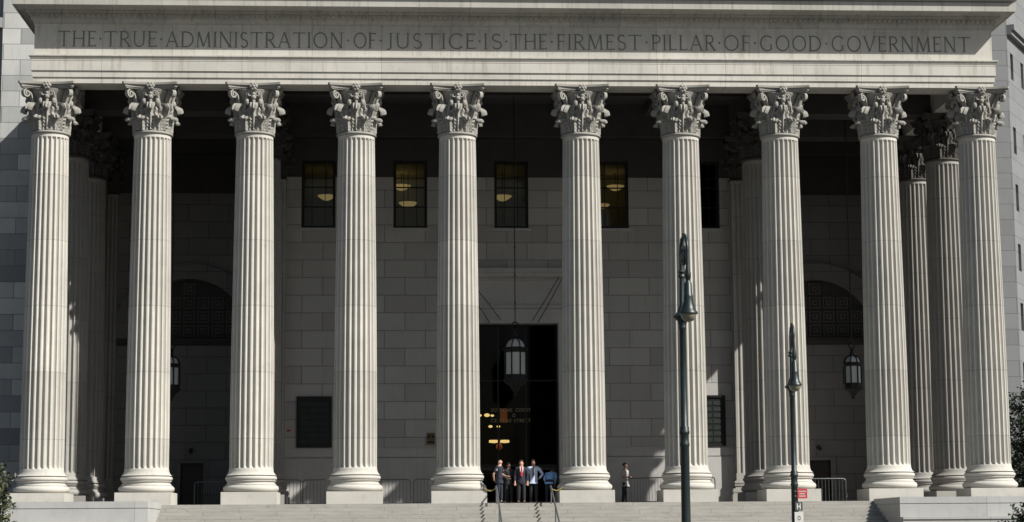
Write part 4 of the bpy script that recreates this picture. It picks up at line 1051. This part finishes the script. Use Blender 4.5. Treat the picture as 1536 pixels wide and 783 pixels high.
# ------------------------------------------------------------------ trees
def tree(name, label, loc, blobs, nleaf, size, mat, trunk_r, seed):
    rnd = random.Random(seed); t = thing(name, label, 'tree' if 'tree' in name else 'shrub', loc); o = Vector(loc)
    tr = MB(); top = Vector(blobs[0][:3])
    tr.tube([o, o + (top - o) * .35 + Vector((.06, .04, 0)), o + (top - o) * .7, top], [trunk_r, trunk_r * .8, trunk_r * .55, trunk_r * .25], 10)
    for b in blobs[1:]:
        p = Vector(b[:3]); a = o + (top - o) * rnd.uniform(.35, .7); m_ = (a + p) / 2 + Vector((0, 0, .15))
        tr.tube([a, m_, p], [trunk_r * .4, trunk_r * .25, trunk_r * .1], 6)
        for q in range(3):
            e = p + Vector((rnd.uniform(-1, 1), rnd.uniform(-1, 1), rnd.uniform(-.4, 1))) * b[3] * .8; tr.tube([p, e], [trunk_r * .12, trunk_r * .04], 5)
    tr.build('trunk', M['bark'], t, loc, smooth=60)
    cr = MB(); vs = cr.v; fs = cr.f; tot = sum(b[3] ** 2 for b in blobs)
    for b in blobs:
        ntw = int(nleaf * b[3] ** 2 / tot / 9); c = Vector(b[:3])
        for q in range(ntw):
            d = Vector((rnd.gauss(0, 1), rnd.gauss(0, 1), rnd.gauss(0, .9))).normalized()
            R = b[3] * (1 + .35 * mnoise.noise(d * 2.2 + c)) * rnd.uniform(.35, 1.0) ** .45
            p = c + d * R; ax = (d + Vector((rnd.uniform(-.7, .7), rnd.uniform(-.7, .7), rnd.uniform(-.3, .8)))).normalized()
            for l in range(9):
                pp = p + ax * size * .8 * (l - 2) * .5 + Vector((rnd.uniform(-1, 1), rnd.uniform(-1, 1), rnd.uniform(-1, 1))) * size * .5
                u = Vector((rnd.uniform(-1, 1), rnd.uniform(-1, 1), rnd.uniform(-.7, .7))).normalized(); w = u.cross(Vector((rnd.uniform(-1, 1), rnd.uniform(-1, 1), rnd.uniform(-.2, 1)))).normalized()
                s_ = size * rnd.uniform(.6, 1.2); i = len(vs)
                vs += [tuple(pp - u * s_ * .6), tuple(pp + w * s_ * .28), tuple(pp + u * s_ * .6), tuple(pp - w * s_ * .28)]; fs.append((i, i + 1, i + 2, i + 3)); cr.mi.append(0)
    cr.build('crown', mat, t, loc, fix=False)
tree('small_tree', 'sunlit leafy tree crowding the lower left corner before the first column', (-17.9, -14, GZ),
     [(-17.9, -14, -.5, 1.0), (-17.3, -14.1, .1, .85), (-16.75, -14.2, -.55, .75), (-16.6, -14, -1.4, .8), (-18.6, -13.8, .2, 1.0), (-17.2, -13.6, -1.5, 1.0), (-16.45, -14.1, .35, .42)], 14000, .15, M['leafL'], .12, 3)
tree('dark_tree', 'dark tree against the right wing wall beside the last column', (22.6, 9.0, GZ),
     [(22.6, 9, 1.8, 1.5), (21.9, 8.8, 3.2, 1.05), (21.7, 9.1, 1.4, 1.05), (22.8, 9.2, 3.9, 1.2), (21.9, 8.8, .3, 1.1), (23.2, 9, .4, 1.5)], 11000, .17, M['leafR'], .14, 5)
tree('dark_shrub', 'low dark shrub in the lower right corner before the stair block', (14.6, -14, GZ),
     [(14.6, -14, -1.15, .62), (14.2, -14, -1.35, .45), (15.2, -14.1, -.75, .6), (14.9, -13.9, -.35, .35), (15.0, -14, -1.8, .8)], 4200, .13, M['leafR'], .07, 9)

# ------------------------------------------------------------------ light
AZ, EL = math.radians(54), math.radians(41)
sun_dir = Vector((-math.sin(AZ) * math.cos(EL), math.cos(AZ) * math.cos(EL), -math.sin(EL)))
L_ = bpy.data.lights.new('sun', 'SUN'); L_.energy = 5.0; L_.angle = math.radians(.5); L_.color = (1, .965, .90)
so = bpy.data.objects.new('sun', L_); COL.objects.link(so); so.rotation_euler = sun_dir.to_track_quat('-Z', 'Y').to_euler(); so.location = (40, -30, 50)
nt = Wd.node_tree; bg = nt.nodes['Background']; sky = nt.nodes.new('ShaderNodeTexSky'); sky.sky_type = 'NISHITA'; sky.sun_disc = False
sky.sun_elevation = math.asin(-sun_dir.z); sky.sun_rotation = math.atan2(-sun_dir.x, -sun_dir.y); sky.air_density = 1.2; sky.dust_density = 2.0
nt.links.new(sky.outputs[0], bg.inputs[0]); bg.inputs[1].default_value = .05

# ------------------------------------------------------------------ camera
pitch, yaw, roll, f = .1373, .0551, -.0068, 2992.05
s_, c_ = math.sin(yaw), math.cos(yaw)
F = Vector((s_ * math.cos(pitch), c_ * math.cos(pitch), math.sin(pitch))); R = Vector((c_, -s_, 0)); U = R.cross(F)
cr, sr = math.cos(roll), math.sin(roll); R, U = R * cr + U * sr, U * cr - R * sr
cam = bpy.data.cameras.new('camera'); co = bpy.data.objects.new('camera', cam); COL.objects.link(co)
m3 = Matrix((R, U, -F)).transposed()
co.matrix_world = Matrix.Translation((-4.3806, -73.923, -1.2806)) @ m3.to_4x4()
cam.sensor_width = 36; cam.lens = f / 1536 * 36; cam.clip_end = 3000; cam.clip_start = .5
S.camera = co
S.render.resolution_x, S.render.resolution_y = 1024, 522
S.view_settings.view_transform = 'Standard'; S.view_settings.look = 'None'; S.view_settings.exposure = .57; S.view_settings.gamma = 1
S.cycles.max_bounces = 8; S.cycles.diffuse_bounces = 4; S.cycles.transparent_max_bounces = 12
